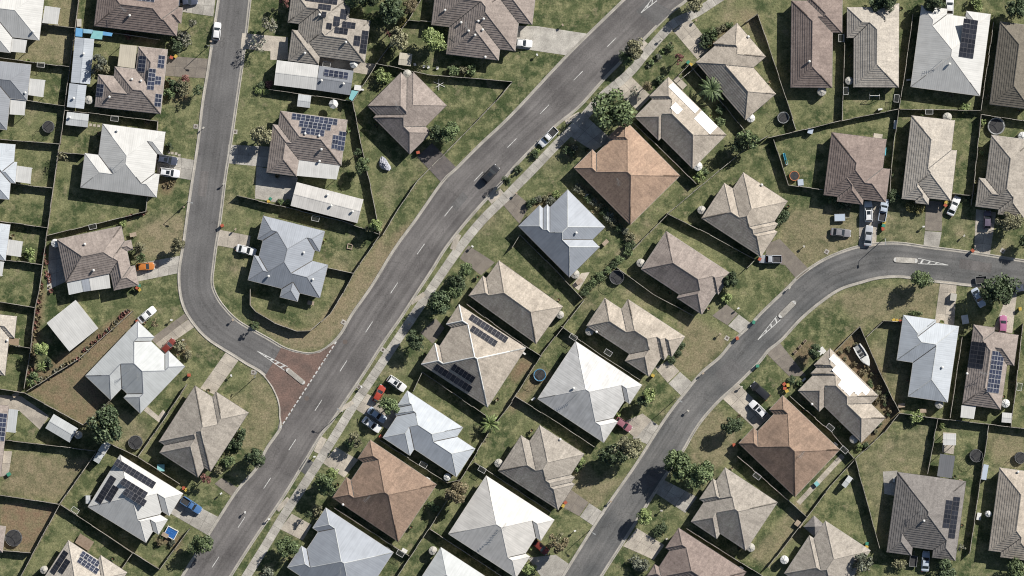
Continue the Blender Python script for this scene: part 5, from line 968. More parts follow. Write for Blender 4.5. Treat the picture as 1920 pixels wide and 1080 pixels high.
strip([(240, 407), (272, 398)], 8, ['red', 'brown'], 'small red plant at the end of the slanted fence', 'red plants by the slanted fence', 2)
strip([(312, 350), (330, 338)], 6, ['brown'], 'small dry plant in the bed beside the white house', 'dry bed plants', 3)
strip([(95, 545), (82, 470)], 10, ['red', 'brown'], 'small reddish plant beside the concrete back patio', 'patio border plants', 2)
strip([(1218, 122), (1258, 80)], 10, ['green', 'grey'], 'small green plant in a straight garden bed row', 'garden bed row plants', 2)
strip([(315, 812), (340, 775)], 10, ['grey', 'brown'], 'small grey plant in a bed beside the corner house', 'side bed plants', 2)
def frond(L, droop):
    mb = MB(); n = 7
    for i in range(n):
        t0, t1 = i / n, (i + 1) / n; z = lambda t: .55 * L * t - droop * L * t * t
        for s in (-1, 1):
            w0, w1 = .13 * L * math.sin(math.pi * min(1, t0 * .9 + .1)), .13 * L * math.sin(math.pi * min(1, t1 * .9 + .1))
            mb.face([(L * t0 * .95, 0, z(t0)), (L * (t0 + .55 / n), s * w0 * .9, z(t0) - .08), (L * (t1 + .25 / n), s * w1, z(t1) - .08), (L * t1 * .95, 0, z(t1))][::s])
    me = mb.mesh('frond', LEAF['lime']); a = me.attributes.new('tone', 'FLOAT', 'FACE'); a.data.foreach_set('value', [random.random() * .45 for _ in mb.f]); return me
FR = [frond(1, .75), frond(1, .95), frond(1, .55)]
def palm(x, y, r, h, c, label, n=20):
    root = thing('palm', label, 'palm', (x, y), 0, 'palms and spiky plants'); mb = MB(); mb.tube((0, 0, 0), (.1, .05, h), .2, .13, 8); build('trunk', mb, BARK, root)
    for k in range(n): o = link('frond', random.choice(FR), root, (.1, .05, h), (random.uniform(-.3, .3), random.uniform(-.35, .25), 6.283 * k / n + random.uniform(-.15, .15)), [r * S * random.uniform(.8, 1.15)] * 3); setmat(o, LEAF[c])
palm(1333, 170, 25, 3.6, 'green', 'big spiky palm between two beige houses', 24); palm(918, 795, 19, 2.2, 'lime', 'pale palm at the back fence below the solar house', 18); palm(1810, 202, 12, .8, 'lime', 'low spiky plant beneath the white house with black panels', 14)
palm(78, 688, 12, 1.2, 'lime', 'bright banana plant in the narrow back garden corner', 10); palm(56, 718, 11, 1.0, 'lime', 'leafy banana plant at the pointed end of the planted strip', 9); palm(262, 468, 14, 2.2, 'olive', 'short palm beside the porch of the orange car house', 14)

# ================================================================ vehicles
def paint(name, c, rough=.35): return mat('paint_' + name, c, None, 1, rough, coat=.6, spec=.5)
CP = {'dkred': paint('dark_red', (.16, .03, .02)), 'white': paint('white', (.68, .69, .70)), 'silver': paint('silver', (.36, .38, .41)), 'grey': paint('grey', (.20, .20, .21)), 'black': paint('black', (.022, .023, .027)), 'red': paint('red', (.34, .05, .03)), 'orange': paint('orange', (.44, .15, .03)),
      'blue': paint('blue', (.07, .16, .34)), 'dkblue': paint('dark_blue', (.055, .065, .095)), 'pink': paint('pink', (.36, .13, .24)), 'purple': paint('purple', (.12, .10, .14)), 'ltblue': paint('pale_blue', (.42, .48, .56)), 'rose': paint('rose', (.28, .12, .15))}
def wheel_mesh():
    mb = MB(); mb.lathe([(.0, -.10), (.2, -.11), (.31, -.11), (.33, -.06), (.33, .06), (.31, .11), (.2, .11), (0, .10)], 14); t = mb.mesh('wheel', RUBBER, True); return t
WHEEL = wheel_mesh(); mb = MB(); mb.lathe([(0, .115), (.2, .115), (.2, .105)], 10); RIM = mb.mesh('rim', STEEL)
def make_car(kind):
    L, w = {'hatch': (4.1, 1.74), 'sedan': (4.65, 1.80), 'suv': (4.7, 1.88), 'ute': (5.2, 1.86), 'van': (4.9, 1.9)}[kind]; hw, a = w / 2, L / 2
    bz = {'hatch': .88, 'sedan': .86, 'suv': 1.0, 'ute': 1.02, 'van': 1.1}[kind]; rz = {'hatch': 1.46, 'sedan': 1.42, 'suv': 1.7, 'ute': 1.72, 'van': 1.95}[kind]
    root = link('car', None); mb = MB(); nose = bz - .2
    X = [(-a, .70, bz - .3), (-a + .06, .86, bz - .12), (-a + .3, .96, bz - .02), (-a * .45, 1.0, bz), (a * .1, 1.0, bz), (a * .45, .99, bz - .03), (a - .5, .96, nose + .06), (a - .18, .86, nose - .02), (a - .02, .68, nose - .16)]
    if kind == 'ute': X[2:3] = [(-a + .3, .97, bz)]
    ring = []
    for x, f, zt in X:
        h = hw * f; half = [(h * .86, .24), (h, .42), (h, zt - .12), (h * .93, zt - .02), (h * .6, zt + .015), (0, zt + .03)]
        ring.append([(x, y, z) for y, z in half] + [(x, -y, z) for y, z in half[-2::-1]])
    for A, B in zip(ring, ring[1:]):
        for i in range(len(A) - 1): mb.face([A[i], B[i], B[i + 1], A[i + 1]][::-1])
        mb.face([A[-1], B[-1], B[0], A[0]][::-1])
    mb.face(ring[0][::-1]); mb.face(ring[-1])
    f0, f1, r1, r0 = {'hatch': (a * .42, a * .06, -a * .70, -a * .92), 'sedan': (a * .38, a * .06, -a * .45, -a * .74), 'suv': (a * .42, a * .14, -a * .78, -a * .93), 'ute': (a * .42, a * .2, -a * .12, -a * .2), 'van': (a * .62, a * .36, -a * .9, -a * .96)}[kind]
    b, t = hw * .90, hw * .74; zb = bz - .02
    C0 = [(f0, b, zb), (r0, b, zb), (r0, -b, zb), (f0, -b, zb)]; C1 = [(f1, t, rz), (r1, t, rz), (r1, -t, rz), (f1, -t, rz)]
    for i in range(4): j = (i + 1) % 4; mb.face([C0[i], C0[j], C1[j], C1[i]][::-1])
    n = 4; g = [[(f1 + (r1 - f1) * i / n, -t + 2 * t * j / n, rz + .05 * (1 - abs(2 * j / n - 1) ** 2) * (1 - abs(2 * i / n - 1) ** 4)) for j in range(n + 1)] for i in range(n + 1)]
    for i in range(n):
        for j in range(n): mb.face([g[i][j], g[i][j + 1], g[i + 1][j + 1], g[i + 1][j]])
    body = build('body', mb, CP['white'], root)
    def quad(name, P, m, e=.1, off=.012):
        P = [Vector(p) for p in P]; c = sum(P, Vector()) / 4; nn = (P[1] - P[0]).cross(P[3] - P[0]).normalized(); nn = nn if nn.dot(c - Vector((0, 0, .6))) > 0 else -nn
        q = [c + (p - c) * (1 - e) + nn * off for p in P]; mb = MB(); mb.face(q if (q[1] - q[0]).cross(q[3] - q[0]).dot(nn) > 0 else q[::-1]); build(name, mb, m, root)
    quad('windscreen', [C0[0], C1[0], C1[3], C0[3]], GLASS); quad('rear_window', [C0[1], C1[1], C1[2], C0[2]], GLASS, .14)
    quad('side_window', [C0[0], C1[0], C1[1], C0[1]], GLASS, .14); quad('side_window', [C0[3], C1[3], C1[2], C0[2]], GLASS, .14)
    for s in (-1, 1):
        mb = MB(); mb.box(a - .3, s * hw * .62 - .15, nose - .22, a - .03, s * hw * .62 + .15, nose - .05); build('headlight', mb, LIGHTG, root)
        mb = MB(); mb.box(-a + .01, s * hw * .7 - .12, bz - .34, -a + .1, s * hw * .7 + .12, bz - .14); build('tail_light', mb, TAILR, root)
        mb = MB(); mb.box(f0 - .25, s * (hw + .1) - .09, bz + .02, f0 - .12, s * (hw + .1) + .09, bz + .16); build('mirror', mb, DARK, root)
        for x in (-a * .6, a * .62): q = link('wheel', WHEEL, root, (x, s * (hw - .13), .33), (R(90) * -s, 0, 0)); link('rim', RIM, q)
    if kind == 'ute':
        x0, x1 = -a + .12, r0 - .12; mb = MB(); mb.face([(x0, -hw * .8, bz + .05), (x1, -hw * .8, bz + .05), (x1, hw * .8, bz + .05), (x0, hw * .8, bz + .05)]); build('tray_floor', mb, DARK, root)
        for p in ((x0, -hw * .9, x1, -hw * .8), (x0, hw * .8, x1, hw * .9), (x0 - .05, -hw * .9, x0, hw * .9)): mb = MB(); mb.box(p[0], p[1], bz, p[2], p[3], bz + .28); build('tray_side', mb, CP['white'], root)
    if kind == 'suv':
        mb = MB(); mb.face([(f1 - .2, -.4, rz + .056), (f1 - .2, .4, rz + .056), (f1 - 1.0, .4, rz + .06), (f1 - 1.0, -.4, rz + .06)]); build('sunroof', mb, GLASS, root)
        for s in (-1, 1): mb = MB(); mb.box(r1 + .2, s * t * .9 - .02, rz + .02, f1 - .1, s * t * .9 + .02, rz + .09); build('roof_rail', mb, DARK, root)
    return root
CARP = {}
def car(x, y, ang, kind, c, label, name='car'):
    """ang: heading on the map, degrees anticlockwise from east"""
    first = kind not in CARP
    if first: CARP[kind] = make_car(kind)
    o = CARP[kind] if first else copy_tree(CARP[kind]); o.name = name; X, Y = W((x, y)); o.location = (X, Y, .04); o.rotation_euler = (0, 0, R(ang))
    tag(o, label, 'ute' if kind == 'ute' else ('van' if kind == 'van' else 'car'), 'cars parked or driving')
    for ch in o.children:
        if ch.name.split('.')[0] in ('body', 'tray_side'): setmat(ch, CP[c])
CARS = [(407, 59, 84, 'hatch', 'white', 'white hatchback parked at the kerb of the side street'), (979, 81, -5, 'sedan', 'white', 'white car half under the roof edge on a wide concrete drive'), (1028, 257, 226, 'ute', 'white', 'white ute parked on the crossing beside the footpath'), (920, 326, 48, 'suv', 'black', 'black car driving on the wide road'),
 (314, 300, -10, 'suv', 'dkblue', 'dark blue wagon on the drive of the white house'), (318, 324, -8, 'suv', 'white', 'white wagon next to the dark blue wagon'), (273, 500, 5, 'hatch', 'orange', 'orange hatchback on a concrete drive by a round tree'), (462, 469, -14, 'sedan', 'white', 'white sedan on the lawn drive of the blue grey corner house'),
 (276, 590, 40, 'sedan', 'white', 'white sedan at the end of the planted diagonal strip'), (316, 649, 45, 'hatch', 'dkred', 'dark red hatchback nosing under the pale grey roof'), (359, 947, -33, 'ute', 'blue', 'blue ute on the drive below the corner house'), (744, 719, -35, 'suv', 'white', 'white wagon with dark sunroof on the footpath lawn'), (711, 738, 62, 'hatch', 'red', 'bright red hatchback between white cars and a round tree'),
 (707, 778, -35, 'sedan', 'ltblue', 'pale blue sedan under the round tree beside the four car house'), (697, 796, -35, 'sedan', 'white', 'white sedan beside the pale blue sedan'), (1425, 733, 138, 'van', 'black', 'black van on a cream drive'), (1421, 767, 135, 'suv', 'white', 'white wagon below the black van on a cream drive'),
 (1169, 796, -35, 'hatch', 'rose', 'rose coloured hatchback at the big white house'), (1014, 1026, -40, 'hatch', 'dkred', 'deep red hatchback beside the warm white house'), (1576, 436, -6, 'sedan', 'grey', 'dark grey sedan parked across the lawn'), (1628, 397, 92, 'suv', 'white', 'white wagon close to the many car house'), (1656, 394, 80, 'ute', 'ltblue', 'pale blue ute angled beside the white wagon'),
 (1628, 442, 84, 'sedan', 'silver', 'silver sedan at the street end of the drive'), (1788, 386, 66, 'sedan', 'white', 'white sedan on the lawn beside a brown paved drive'), (1851, 412, 88, 'hatch', 'purple', 'purple grey hatchback beside the big leafy bush'), (1444, 486, 180, 'ute', 'silver', 'small silver ute on the kinked drive'),
 (1834, 558, -62, 'sedan', 'ltblue', 'pale blue sedan in the shade of a big street tree'), (1880, 608, 87, 'hatch', 'pink', 'pink hatchback on a cream drive'), (1916, 540, 10, 'hatch', 'dkblue', 'dark blue hatchback beyond the big street tree'), (1735, 1052, 86, 'sedan', 'ltblue', 'pale blue sedan in front of the large grey tiled house'), (352, 3, 5, 'sedan', 'dkblue', 'dark sedan beside the long dark brown house'), (1780, 12, 88, 'sedan', 'white', 'white sedan between trees above the wide white house')]
for c in CARS: car(*c)
def trailer(x, y, ang, label, cover=None):
    t = thing('trailer', label, 'trailer', (x, y), R(ang), 'trailers on the lawns'); mb = MB(); mb.box(-1.2, -.8, .45, 1.2, .8, .5); build('floor', mb, DARK, t)
    for b in ((-1.2, -.84, 1.2, -.78), (-1.2, .78, 1.2, .84), (-1.24, -.84, -1.18, .84), (1.18, -.84, 1.24, .84)): mb = MB(); mb.box(b[0], b[1], .45, b[2], b[3], .85); build('side', mb, STEEL, t)
    mb = MB(); mb.tube((1.2, 0, .45), (2.3, 0, .45), .05); build('drawbar', mb, STEEL, t)
    for s in (-1, 1): q = link('wheel', WHEEL, t, (0, s * .98, .33), (R(90) * -s, 0, 0)); link('rim', RIM, q)
    if cover: mb = MB(); mb.prism([(-1.15, -.75), (1.15, -.75), (1.15, .75), (-1.15, .75)], .84, .9); build('cover', mb, cover, t)
trailer(1574, 408, 2, 'box trailer with pale cover on the lawn by round shrubs', CP['ltblue']); trailer(1839, 525, 5, 'open steel trailer at the kerb under a big street tree'); trailer(1712, 1052, 84, 'steel box trailer beside the pale blue sedan')
# boat on its trailer
t = thing('boat', 'small white boat on a trailer in the planted side yard', 'boat', (1617, 666), R(-58)); st = [(-2.6, .95, .7), (-1, 1.1, .65), (.6, 1.05, .65), (1.7, .75, .75), (2.5, .3, .95), (2.9, .03, 1.15)]; mb = MB()
for (x0, w0, z0), (x1, w1, z1) in zip(st, st[1:]):
    for s in (-1, 1):
        mb.face([(x0, s * w0, 1.25), (x1, s * w1, 1.3), (x1, s * w1 * .5, z1), (x0, s * w0 * .5, z0)][::s]); mb.face([(x0, 0, z0 - .2), (x1, 0, z1 - .15), (x1, s * w1 * .5, z1), (x0, s * w0 * .5, z0)][::-s])
        mb.face([(x0, s * w0, 1.25), (x1, s * w1, 1.3), (x1, s * w1 * .72, 1.3), (x0, s * w0 * .72, 1.25)][::-s])
mb.face([(-2.6, -.95, 1.25), (-2.6, .95, 1.25), (-2.6, .47, .7), (-2.6, -.47, .7)]); build('hull', mb, WHITE, t)
mb = MB(); mb.face([(-2.5, -.7, .95), (.5, -.75, .95), (.5, .75, .95), (-2.5, .7, .95)]); build('deck', mb, STEEL, t); mb = MB(); mb.prism([(.5, -.8), (1.7, -.6), (2.7, -.1), (2.7, .1), (1.7, .6), (.5, .8)], 1.2, 1.34); build('foredeck', mb, WHITE, t)
mb = MB(); mb.box(.2, -.6, 1.3, .35, .6, 1.75); build('windscreen', mb, GLASS, t)
for x in (-1.2, -.3): mb = MB(); mb.box(x - .25, -.45, .95, x + .25, .45, 1.3); build('seat', mb, DARK, t)
mb = MB(); mb.box(-2.95, -.2, .7, -2.6, .2, 1.6); build('outboard_motor', mb, DARK, t)
for s in (-1, 1): q = link('wheel', WHEEL, t, (-.6, s * .9, .33), (R(90) * -s, 0, 0)); link('rim', RIM, q)

# ================================================================ yard things
LID = {k: mat('lid_' + k, c, None, 1, .5) for k, c in {'r': (.36, .095, .055), 'y': (.46, .33, .07), 'g': (.05, .22, .15)}.items()}; BINB = mat('bin_body', (.05, .12, .09), None, 1, .6)
mb = MB(); A = [(-.24, -.26), (.24, -.26), (.24, .26), (-.24, .26)]; B = [(-.29, -.32), (.29, -.32), (.29, .32), (-.29, .32)]
for i in range(4): j = (i + 1) % 4; mb.face([(*A[i], .08), (*A[j], .08), (*B[j], .98), (*B[i], .98)])
mb.face([(*p, .08) for p in A[::-1]]); BINM = mb.mesh('bin_body', BINB); mb = MB(); mb.prism([(-.33, -.38), (.33, -.38), (.33, .38), (-.33, .38)], .98, 1.06); LIDM = mb.mesh('lid', LID['r'])
mb = MB(); mb.tube((0, -.3, .1), (0, .3, .1), .1); BW = mb.mesh('wheels', RUBBER)
for x, y, c in [(1290, 117, 'g'), (1295, 121, 'y'), (330, 106, 'y'), (322, 108, 'r'), (784, 286, 'r'), (417, 423, 'r'), (1657, 417, 'y'), (1656, 423, 'g'), (1655, 429, 'r'), (1773, 379, 'y'), (1772, 385, 'r'), (1823, 470, 'r'), (1424, 486, 'r'), (1413, 604, 'g'), (1382, 634, 'r'), (1420, 686, 'g'), (1224, 704, 'y'), (1470, 720, 'r'), (1477, 722, 'y'), (1471, 728, 'r'), (1475, 733, 'y'), (1675, 600, 'y'), (1681, 601, 'y'), (1688, 602, 'r'), (1912, 579, 'y'), (345, 915, 'r'), (349, 918, 'y'), (1060, 942, 'r'), (1056, 948, 'y'), (1625, 1019, 'g'), (1624, 1025, 'y'), (1376, 834, 'r'), (258, 540, 'r'), (262, 543, 'y'), (261, 535, 'g'), (714, 818, 'r'), (258, 603, 'r'), (355, 703, 'r'), (504, 377, 'y'), (507, 373, 'g'), (1568, 1000, 'g')][:40]:
    t = thing('wheelie_bin', f"wheelie bin with {dict(r='red', y='yellow', g='green')[c]} lid beside {art(near((x, y)))}", 'bin', (x, y), random.random() * 6, 'wheelie bins'); link('bin_body', BINM, t); setmat(link('lid', LIDM, t), LID[c]); link('wheels', BW, t, (-.22, 0, 0))
def tank(x, y, r, c=WHITE):
    t = thing('water_tank', f'round pale rainwater tank beside {art(near((x, y)))}', 'water tank', (x, y), 0, 'rainwater tanks'); q = r * S; mb = MB(); mb.lathe([(q, 0), (q, 1.9), (q * .97, 1.95)], 24); build('tank_wall', mb, c, t, True)
    mb = MB(); mb.lathe([(q * .97, 1.95), (q * .25, 2.18), (q * .25, 2.24), (0, 2.26)], 24); build('lid', mb, c, t)
    for k in range(8): a = k * math.pi / 4; mb = MB(); mb.tube((math.cos(a) * q * .25, math.sin(a) * q * .25, 2.2), (math.cos(a) * q * .95, math.sin(a) * q * .95, 1.97), .03, n=4); build('lid_rib', mb, STEEL, t)
CREAM = mat('tank_cream', (.46, .44, .39), (.38, .365, .325), 2, .6)
for x, y, r in [(168, 188, 8), (105, 456, 8), (1407, 222, 8), (1308, 312, 8.5), (1315, 394, 8), (1201, 493, 8), (1078, 514, 8.5), (1050, 590, 7.5), (1105, 621, 8), (1407, 1026, 8), (1540, 172, 8.5), (1591, 152, 7.5), (1775, 220, 8.5), (1916, 256, 8.5), (148, 815, 7.5), (84, 1068, 7.5), (812, 1032, 8), (935, 868, 8), (1470, 1049, 8), (1760, 758, 8), (1884, 756, 8), (764, 139, 8), (1852, 963, 6), (839, 894, 7), (1600, 823, 8)]: tank(x, y, r, random.choice([WHITE, CREAM, CREAM, CREAM]))
def tramp(x, y, r, ring, label, net=True, mc=DARK):
    t = thing('trampoline', label, 'trampoline', (x, y), 0, 'trampolines'); q = r * S; mb = MB(); mb.lathe([(q * .86, .80), (0, .79)], 24); mb.lathe([(0, .78), (q * .86, .79)], 24); build('jumping_mat', mb, mc, t)
    mb = MB(); mb.lathe([(q * .86, .82), (q * .93, .86), (q, .82), (q, .76), (q * .86, .78)], 24); build('padded_ring', mb, ring, t)
    for k in range(6):
        a = k * math.pi / 3; p = (math.cos(a) * q, math.sin(a) * q); mb = MB(); mb.tube((*p, 0), (*p, 2.3 if net else .8), .035); build('leg', mb, STEEL, t)
    if net: mb = MB(); mb.lathe([(q, 2.27), (q - .03, 2.33), (q - .06, 2.27), (q, 2.27)], 24); build('top_ring', mb, STEEL, t)
BLUEP = mat('pad_blue', (.06, .24, .42), None, 1, .6); ORP = mat('pad_orange', (.42, .15, .06), None, 1, .6); BLK = mat('pad_black', (.045, .045, .05), (.03, .03, .035), 2, .7)
for a in [(92, 238, 11, BLK, 'black netted trampoline with toys in the grey house yard'), (27, 1008, 15.5, BLK, 'large black trampoline on bare brown soil'), (255, 829, 13, BLK, 'black trampoline on a dry yellow lawn'), (1468, 221, 11, STEEL, 'dark trampoline at the foot of a diagonal fence'), (1867, 237, 16, STEEL, 'large trampoline with grey ring under the olive brown house'), (1156, 520, 13.5, BLK, 'black trampoline beside the back hedge', ), (1012, 703, 12, BLUEP, 'trampoline with blue padded ring behind the big white house'), (1829, 854, 12, BLK, 'black trampoline beside the tall dark side fence'), (1912, 858, 11, BLK, 'dark trampoline in the dry yard of the end house')]: tramp(*a)
tramp(1489, 330, 9.5, ORP, 'small trampoline with orange padded ring', False)
# street lights: pole, out-reach arm, lamp head
for x, y, dx, dy, lb in [(391, 87, 1, .2, 'street light by the white hatchback on the side street'), (353, 379, 1, .2, 'street light by the dry lawn patch on the side street'), (479, 707, .4, -1, 'street light on the verge of the junction corner'), (1657, 448, 0, 1, 'street light on the bend by the silver sedan'), (1268, 747, .8, .5, 'street light between two concrete drives on the dark street'), (1106, 994, .8, .5, 'street light near the brownish loose tree'), (643, 771, -.8, -.5, 'street light on the footpath side by the parked cars')]:
    t = thing('street_light', lb, 'street light', (x, y), math.atan2(-dy, dx), 'street lights'); mb = MB(); mb.tube((0, 0, 0), (0, 0, 5.0), .09, .06, 8); build('pole', mb, STEEL, t)
    mb = MB(); mb.tube((0, 0, 4.95), (.9, 0, 5.15), .045); build('arm', mb, STEEL, t); mb = MB(); mb.box(.75, -.14, 5.1, 1.4, .14, 5.26); h = build('lamp_head', mb, STEEL, t); mb = MB(); mb.box(.85, -.1, 5.06, 1.3, .1, 5.1); build('lens', mb, LIGHTG, h)
def line(x, y, ang, w=14, d=9):
    t = thing('clothesline', f'folding wire clothesline frame beside {art(near((x, y)))}', 'clothesline', (x, y), R(ang), 'clotheslines'); w, d = w * S / 2, d * S / 2; mb = MB()
    for a, b in (((-w, -d), (w, -d)), ((w, -d), (w, d)), ((w, d), (-w, d)), ((-w, d), (-w, -d))): mb.tube((*a, 1.7), (*b, 1.7), .045, n=4)
    build('frame', mb, WHITE, t)
    for k in range(5): mb = MB(); yy = -d + 2 * d * (k + 1) / 6; mb.tube((-w, yy, 1.7), (w, yy, 1.7), .012, n=4); build('wire', mb, STEEL, t)
    for s in (-1, 1): mb = MB(); mb.tube((s * w * .9, -d, 0), (s * w * .9, -d, 1.7), .04); build('leg', mb, STEEL, t)
for a in [(1075, 632, -33), (1140, 661, -33), (794, 871, -30), (904, 880, -30), (751, 1037, -30), (1556, 801, -40), (1910, 725, 80), (1419, 892, -38), (1576, 72, 90), (1585, 171, 90), (1741, 210, 0), (216, 223, -6), (592, 410, -12), (142, 956, -35), (78, 122, -5), (175, 425, 12), (613, 121, -8), (1582, 843, -42), (1680, 185, 85)]: line(*a)
def umbrella(x, y, label, r=9):
    t = thing('garden_umbrella', label, 'umbrella', (x, y), 0, 'garden umbrellas'); q = r * S; mb = MB(); mb.tube((0, 0, 0), (0, 0, 2.7), .03); build('pole', mb, STEEL, t)
    for k in range(8):
        a, b = k * math.pi / 4, (k + 1) * math.pi / 4; mb = MB(); P = [(q * math.cos(a), q * math.sin(a), 2.2), (q * math.cos(b), q * math.sin(b), 2.2), (0, 0, 2.65)]; mb.face(P); mb.face([(x_, y_, z_ - .02) for x_, y_, z_ in P[::-1]]); build('canopy_panel', mb, WHITE if k % 2 else STEEL, t)
umbrella(626, 196, 'striped octagonal garden umbrella below the sheds'); umbrella(664, 121, 'white garden umbrella on the patio of the black panel house', 8)
# plunge pool
t = thing('pool', 'square blue plunge pool with white rim in a front yard', 'pool', (321, 999), R(-28)); mb = MB(); w, d = 1.35, 1.15
for b in ((-w, -d, w, -d + .16), (-w, d - .16, w, d), (-w, -d + .16, -w + .16, d - .16), (w - .16, -d + .16, w, d - .16)): mb.box(b[0], b[1], 0, b[2], b[3], .6)
build('rim', mb, WHITE, t); mb = MB(); mb.face([(-w + .16, -d + .16, .5), (w - .16, -d + .16, .5), (w - .16, d - .16, .5), (-w + .16, d - .16, .5)]); build('water', mb, mat('pool_water', (.02, .08, .27), (.05, .16, .40), 5, .08, bump=.03, bscale=5, spec=.5), t)
# play things
SL = mat('slide_cyan', (.12, .42, .52), None, 1, .5)
t = thing('slide', 'small cyan garden slide on the lawn near the orange trampoline', 'slide', (1473, 300), R(-75)); mb = MB(); mb.prism([(-1.6, -.25), (0, -.25), (0, .25), (-1.6, .25)], .15, .22); mb.box(-1.6, -.25, .15, 1.2, -.2, .5); mb.box(-1.6, .2, .15, 1.2, .25, .5); build('chute', mb, SL, t)
for s in (-.25, .25): mb = MB(); mb.tube((1.2, s, 0), (.9, s, 1.3), .04); build('ladder_rail', mb, WHITE, t)
for k in range(4): mb = MB(); mb.tube((1.15 - k * .07, -.25, .25 + k * .28), (1.15 - k * .07, .25, .25 + k * .28), .03); build('rung', mb, WHITE, t)
t = thing('swing_set', 'white swing frame in the small yard of the cream house', 'swing', (1639, 180), R(0)); mb = MB(); mb.tube((-1.1, 0, 1.9), (1.1, 0, 1.9), .06); build('top_bar', mb, WHITE, t)
for sx in (-1.1, 1.1):
    for sy in (-.8, .8): mb = MB(); mb.tube((sx, sy, 0), (sx, 0, 1.9), .05); build('leg', mb, WHITE, t)
for x in (-.5, .5): mb = MB(); mb.box(x - .22, -.1, .45, x + .22, .1, .5); o = build('swing_seat', mb, SAILB, t); mb = MB(); mb.tube((x - .2, 0, .5), (x - .2, 0, 1.88), .015, n=4); mb.tube((x + .2, 0, .5), (x + .2, 0, 1.88), .015, n=4); build('chain', mb, STEEL, o)
t = thing('wooden_trestle', 'white wooden frame lying in the yard of the diamond house', 'frame', (823, 159), R(-50)); 
for a, b in (((-1.3, -.5, .1), (1.2, .7, .12)), ((-1.0, .8, .2), (.9, -.8, .22)), ((0, -.9, .3), (.3, 1.1, .32))): mb = MB(); mb.tube(a, b, .07); build('beam', mb, WHITE, t)
# tarpaulin heap
rng = random.Random(5); mb = MB(); n = 14
for i in range(5):
    for k in range(n):
        def P(i, k): a = 6.283 * (k % n) / n; r = (1 - (i / 5) ** 1.6) * (1.4 + .25 * math.sin(3 * a + i)); return (r * 1.25 * math.cos(a), r * .75 * math.sin(a), .05 + 1.1 * (i / 5) ** .6 + .12 * math.sin(5 * a + 2 * i))
        mb.face([P(i, k), P(i, k + 1), P(i + 1, k + 1), P(i + 1, k)])
o = build('covered_heap', mb, mat('tarpaulin', (.30, .31, .36), (.42, .43, .47), 3, .6)); o.location = (*W((721, 308)), 0); o.rotation_euler = (0, 0, R(-55)); tag(o, 'grey tarpaulin over a heap on the lawn of the diamond house', 'tarpaulin')
# fire pit, sandpit, garden beds
t = thing('raised_bed', 'square wooden sandpit frame on the corner house lawn', 'sandpit', (656, 462), R(-12)); W4 = mat('pale_timber', (.38, .31, .24), (.3, .24, .18), 2, .9)
for b in ((-.6, -.6, .6, -.42), (-.6, .42, .6, .6), (-.6, -.42, -.42, .42), (.42, -.42, .6, .42)): mb = MB(); mb.box(b[0], b[1], 0, b[2], b[3], .25); build('sleeper', mb, W4, t)
# air conditioners
for x, y, a in [(1703, 150, 8), (1708, 205, 0) and (1650, 205, 10), (171, 940, -33), (678, 168, -8), (1262, 330, -45), (1000, 748, 35), (803, 897, -33), (728, 1028, -33), (1567, 832, -42), (1390, 1064, -33), (1838, 158, 80), (1090, 430, 45), (1100, 366, 45), (1807, 918, 80), (1676, 900, 80), (1545, 660, 45), (1507, 712, 45), (982, 662, -35)]:
    t = thing('air_conditioner', f'white air conditioner box against {art(near((x, y)))}', 'air conditioner', (x, y), R(a), 'air conditioners'); mb = MB(); mb.box(-.5, -.2, .05, .5, .2, .85); build('case', mb, WHITE, t); mb = MB(); mb.lathe([(.28, .0), (.28, .03), (0, .03)], 14); build('fan_grille', mb, DARK, t, loc=(-.12, -.2, .45), rot=(R(90), 0, 0))
# letter boxes
for x, y in [(1055, 47), (1007, 103), (1305, 38), (1240, 74), (1160, 177), (1078, 263), (968, 363), (886, 462), (768, 608), (678, 725), (590, 856), (505, 973), (345, 388), (382, 240), (396, 78), (322, 600), (344, 637), (434, 704), (437, 600), (1384, 578), (1350, 626), (1318, 700), (1290, 770), (1480, 540), (1507, 462), (1731, 425), (1807, 442), (1240, 957), (1250, 1010), (1145, 940), (1078, 995), (1390, 725), (415, 925), (460, 960), (420, 345), (442, 430)]:
    t = thing('letter_box', f'small letter box post in front of {art(near((x, y)))}', 'letter box', (x, y), random.random() * 3, 'letter boxes'); mb = MB(); mb.box(-.06, -.06, 0, .06, .06, .95); build('post', mb, STEEL, t); mb = MB(); mb.box(-.17, -.26, .95, .17, .26, 1.25); build('box', mb, random.choice([WHITE, W4, CREAM]), t)
# stepping stones, drain pits and manholes
for k, (x, y) in enumerate([(170, 234), (177, 235), (185, 236), (317, 286), (323, 287), (330, 288), (336, 291)]):
    mb = MB(); mb.box(-.3, -.28, 0, .3, .28, .05); o = build('stepping_stone', mb, CONC_W, loc=(*W((x, y)), 0), rot=(0, 0, R(-6))); tag(o, 'square cream stepping stone beside the small grey shed' if k < 3 else 'square cream stepping stone beside the drive with two wagons', 'stone', 'stepping stones')
PIT = mat('pit_grate', (.12, .10, .09), None, 1, .8)
for x, y, lb in [(367, 237, 'west kerb of the side street'), (441, 247, 'east kerb of the side street'), (644, 604, 'junction corner verge'), (718, 656, 'strip below the footpath trees'), (673, 725, 'strip by the parked cars'), (1363, 634, 'verge by the red lidded bin'), (1550, 472, 'verge of the outer bend'), (1880, 470, 'verge beside the purple hatchback drive'), (475, 698, 'verge of the lower side street')]:
    t = thing('drain_pit', f'square concrete drain pit on the {lb}', 'drain', (x, y), R(-30 if x > 500 else -5), 'drain pits'); mb = MB(); mb.box(-.5, -.5, 0, .5, .5, .06); build('surround', mb, CONC, t); mb = MB(); mb.lathe([(.28, .06), (.28, .066), (0, .066)], 12); build('grate', mb, PIT, t)
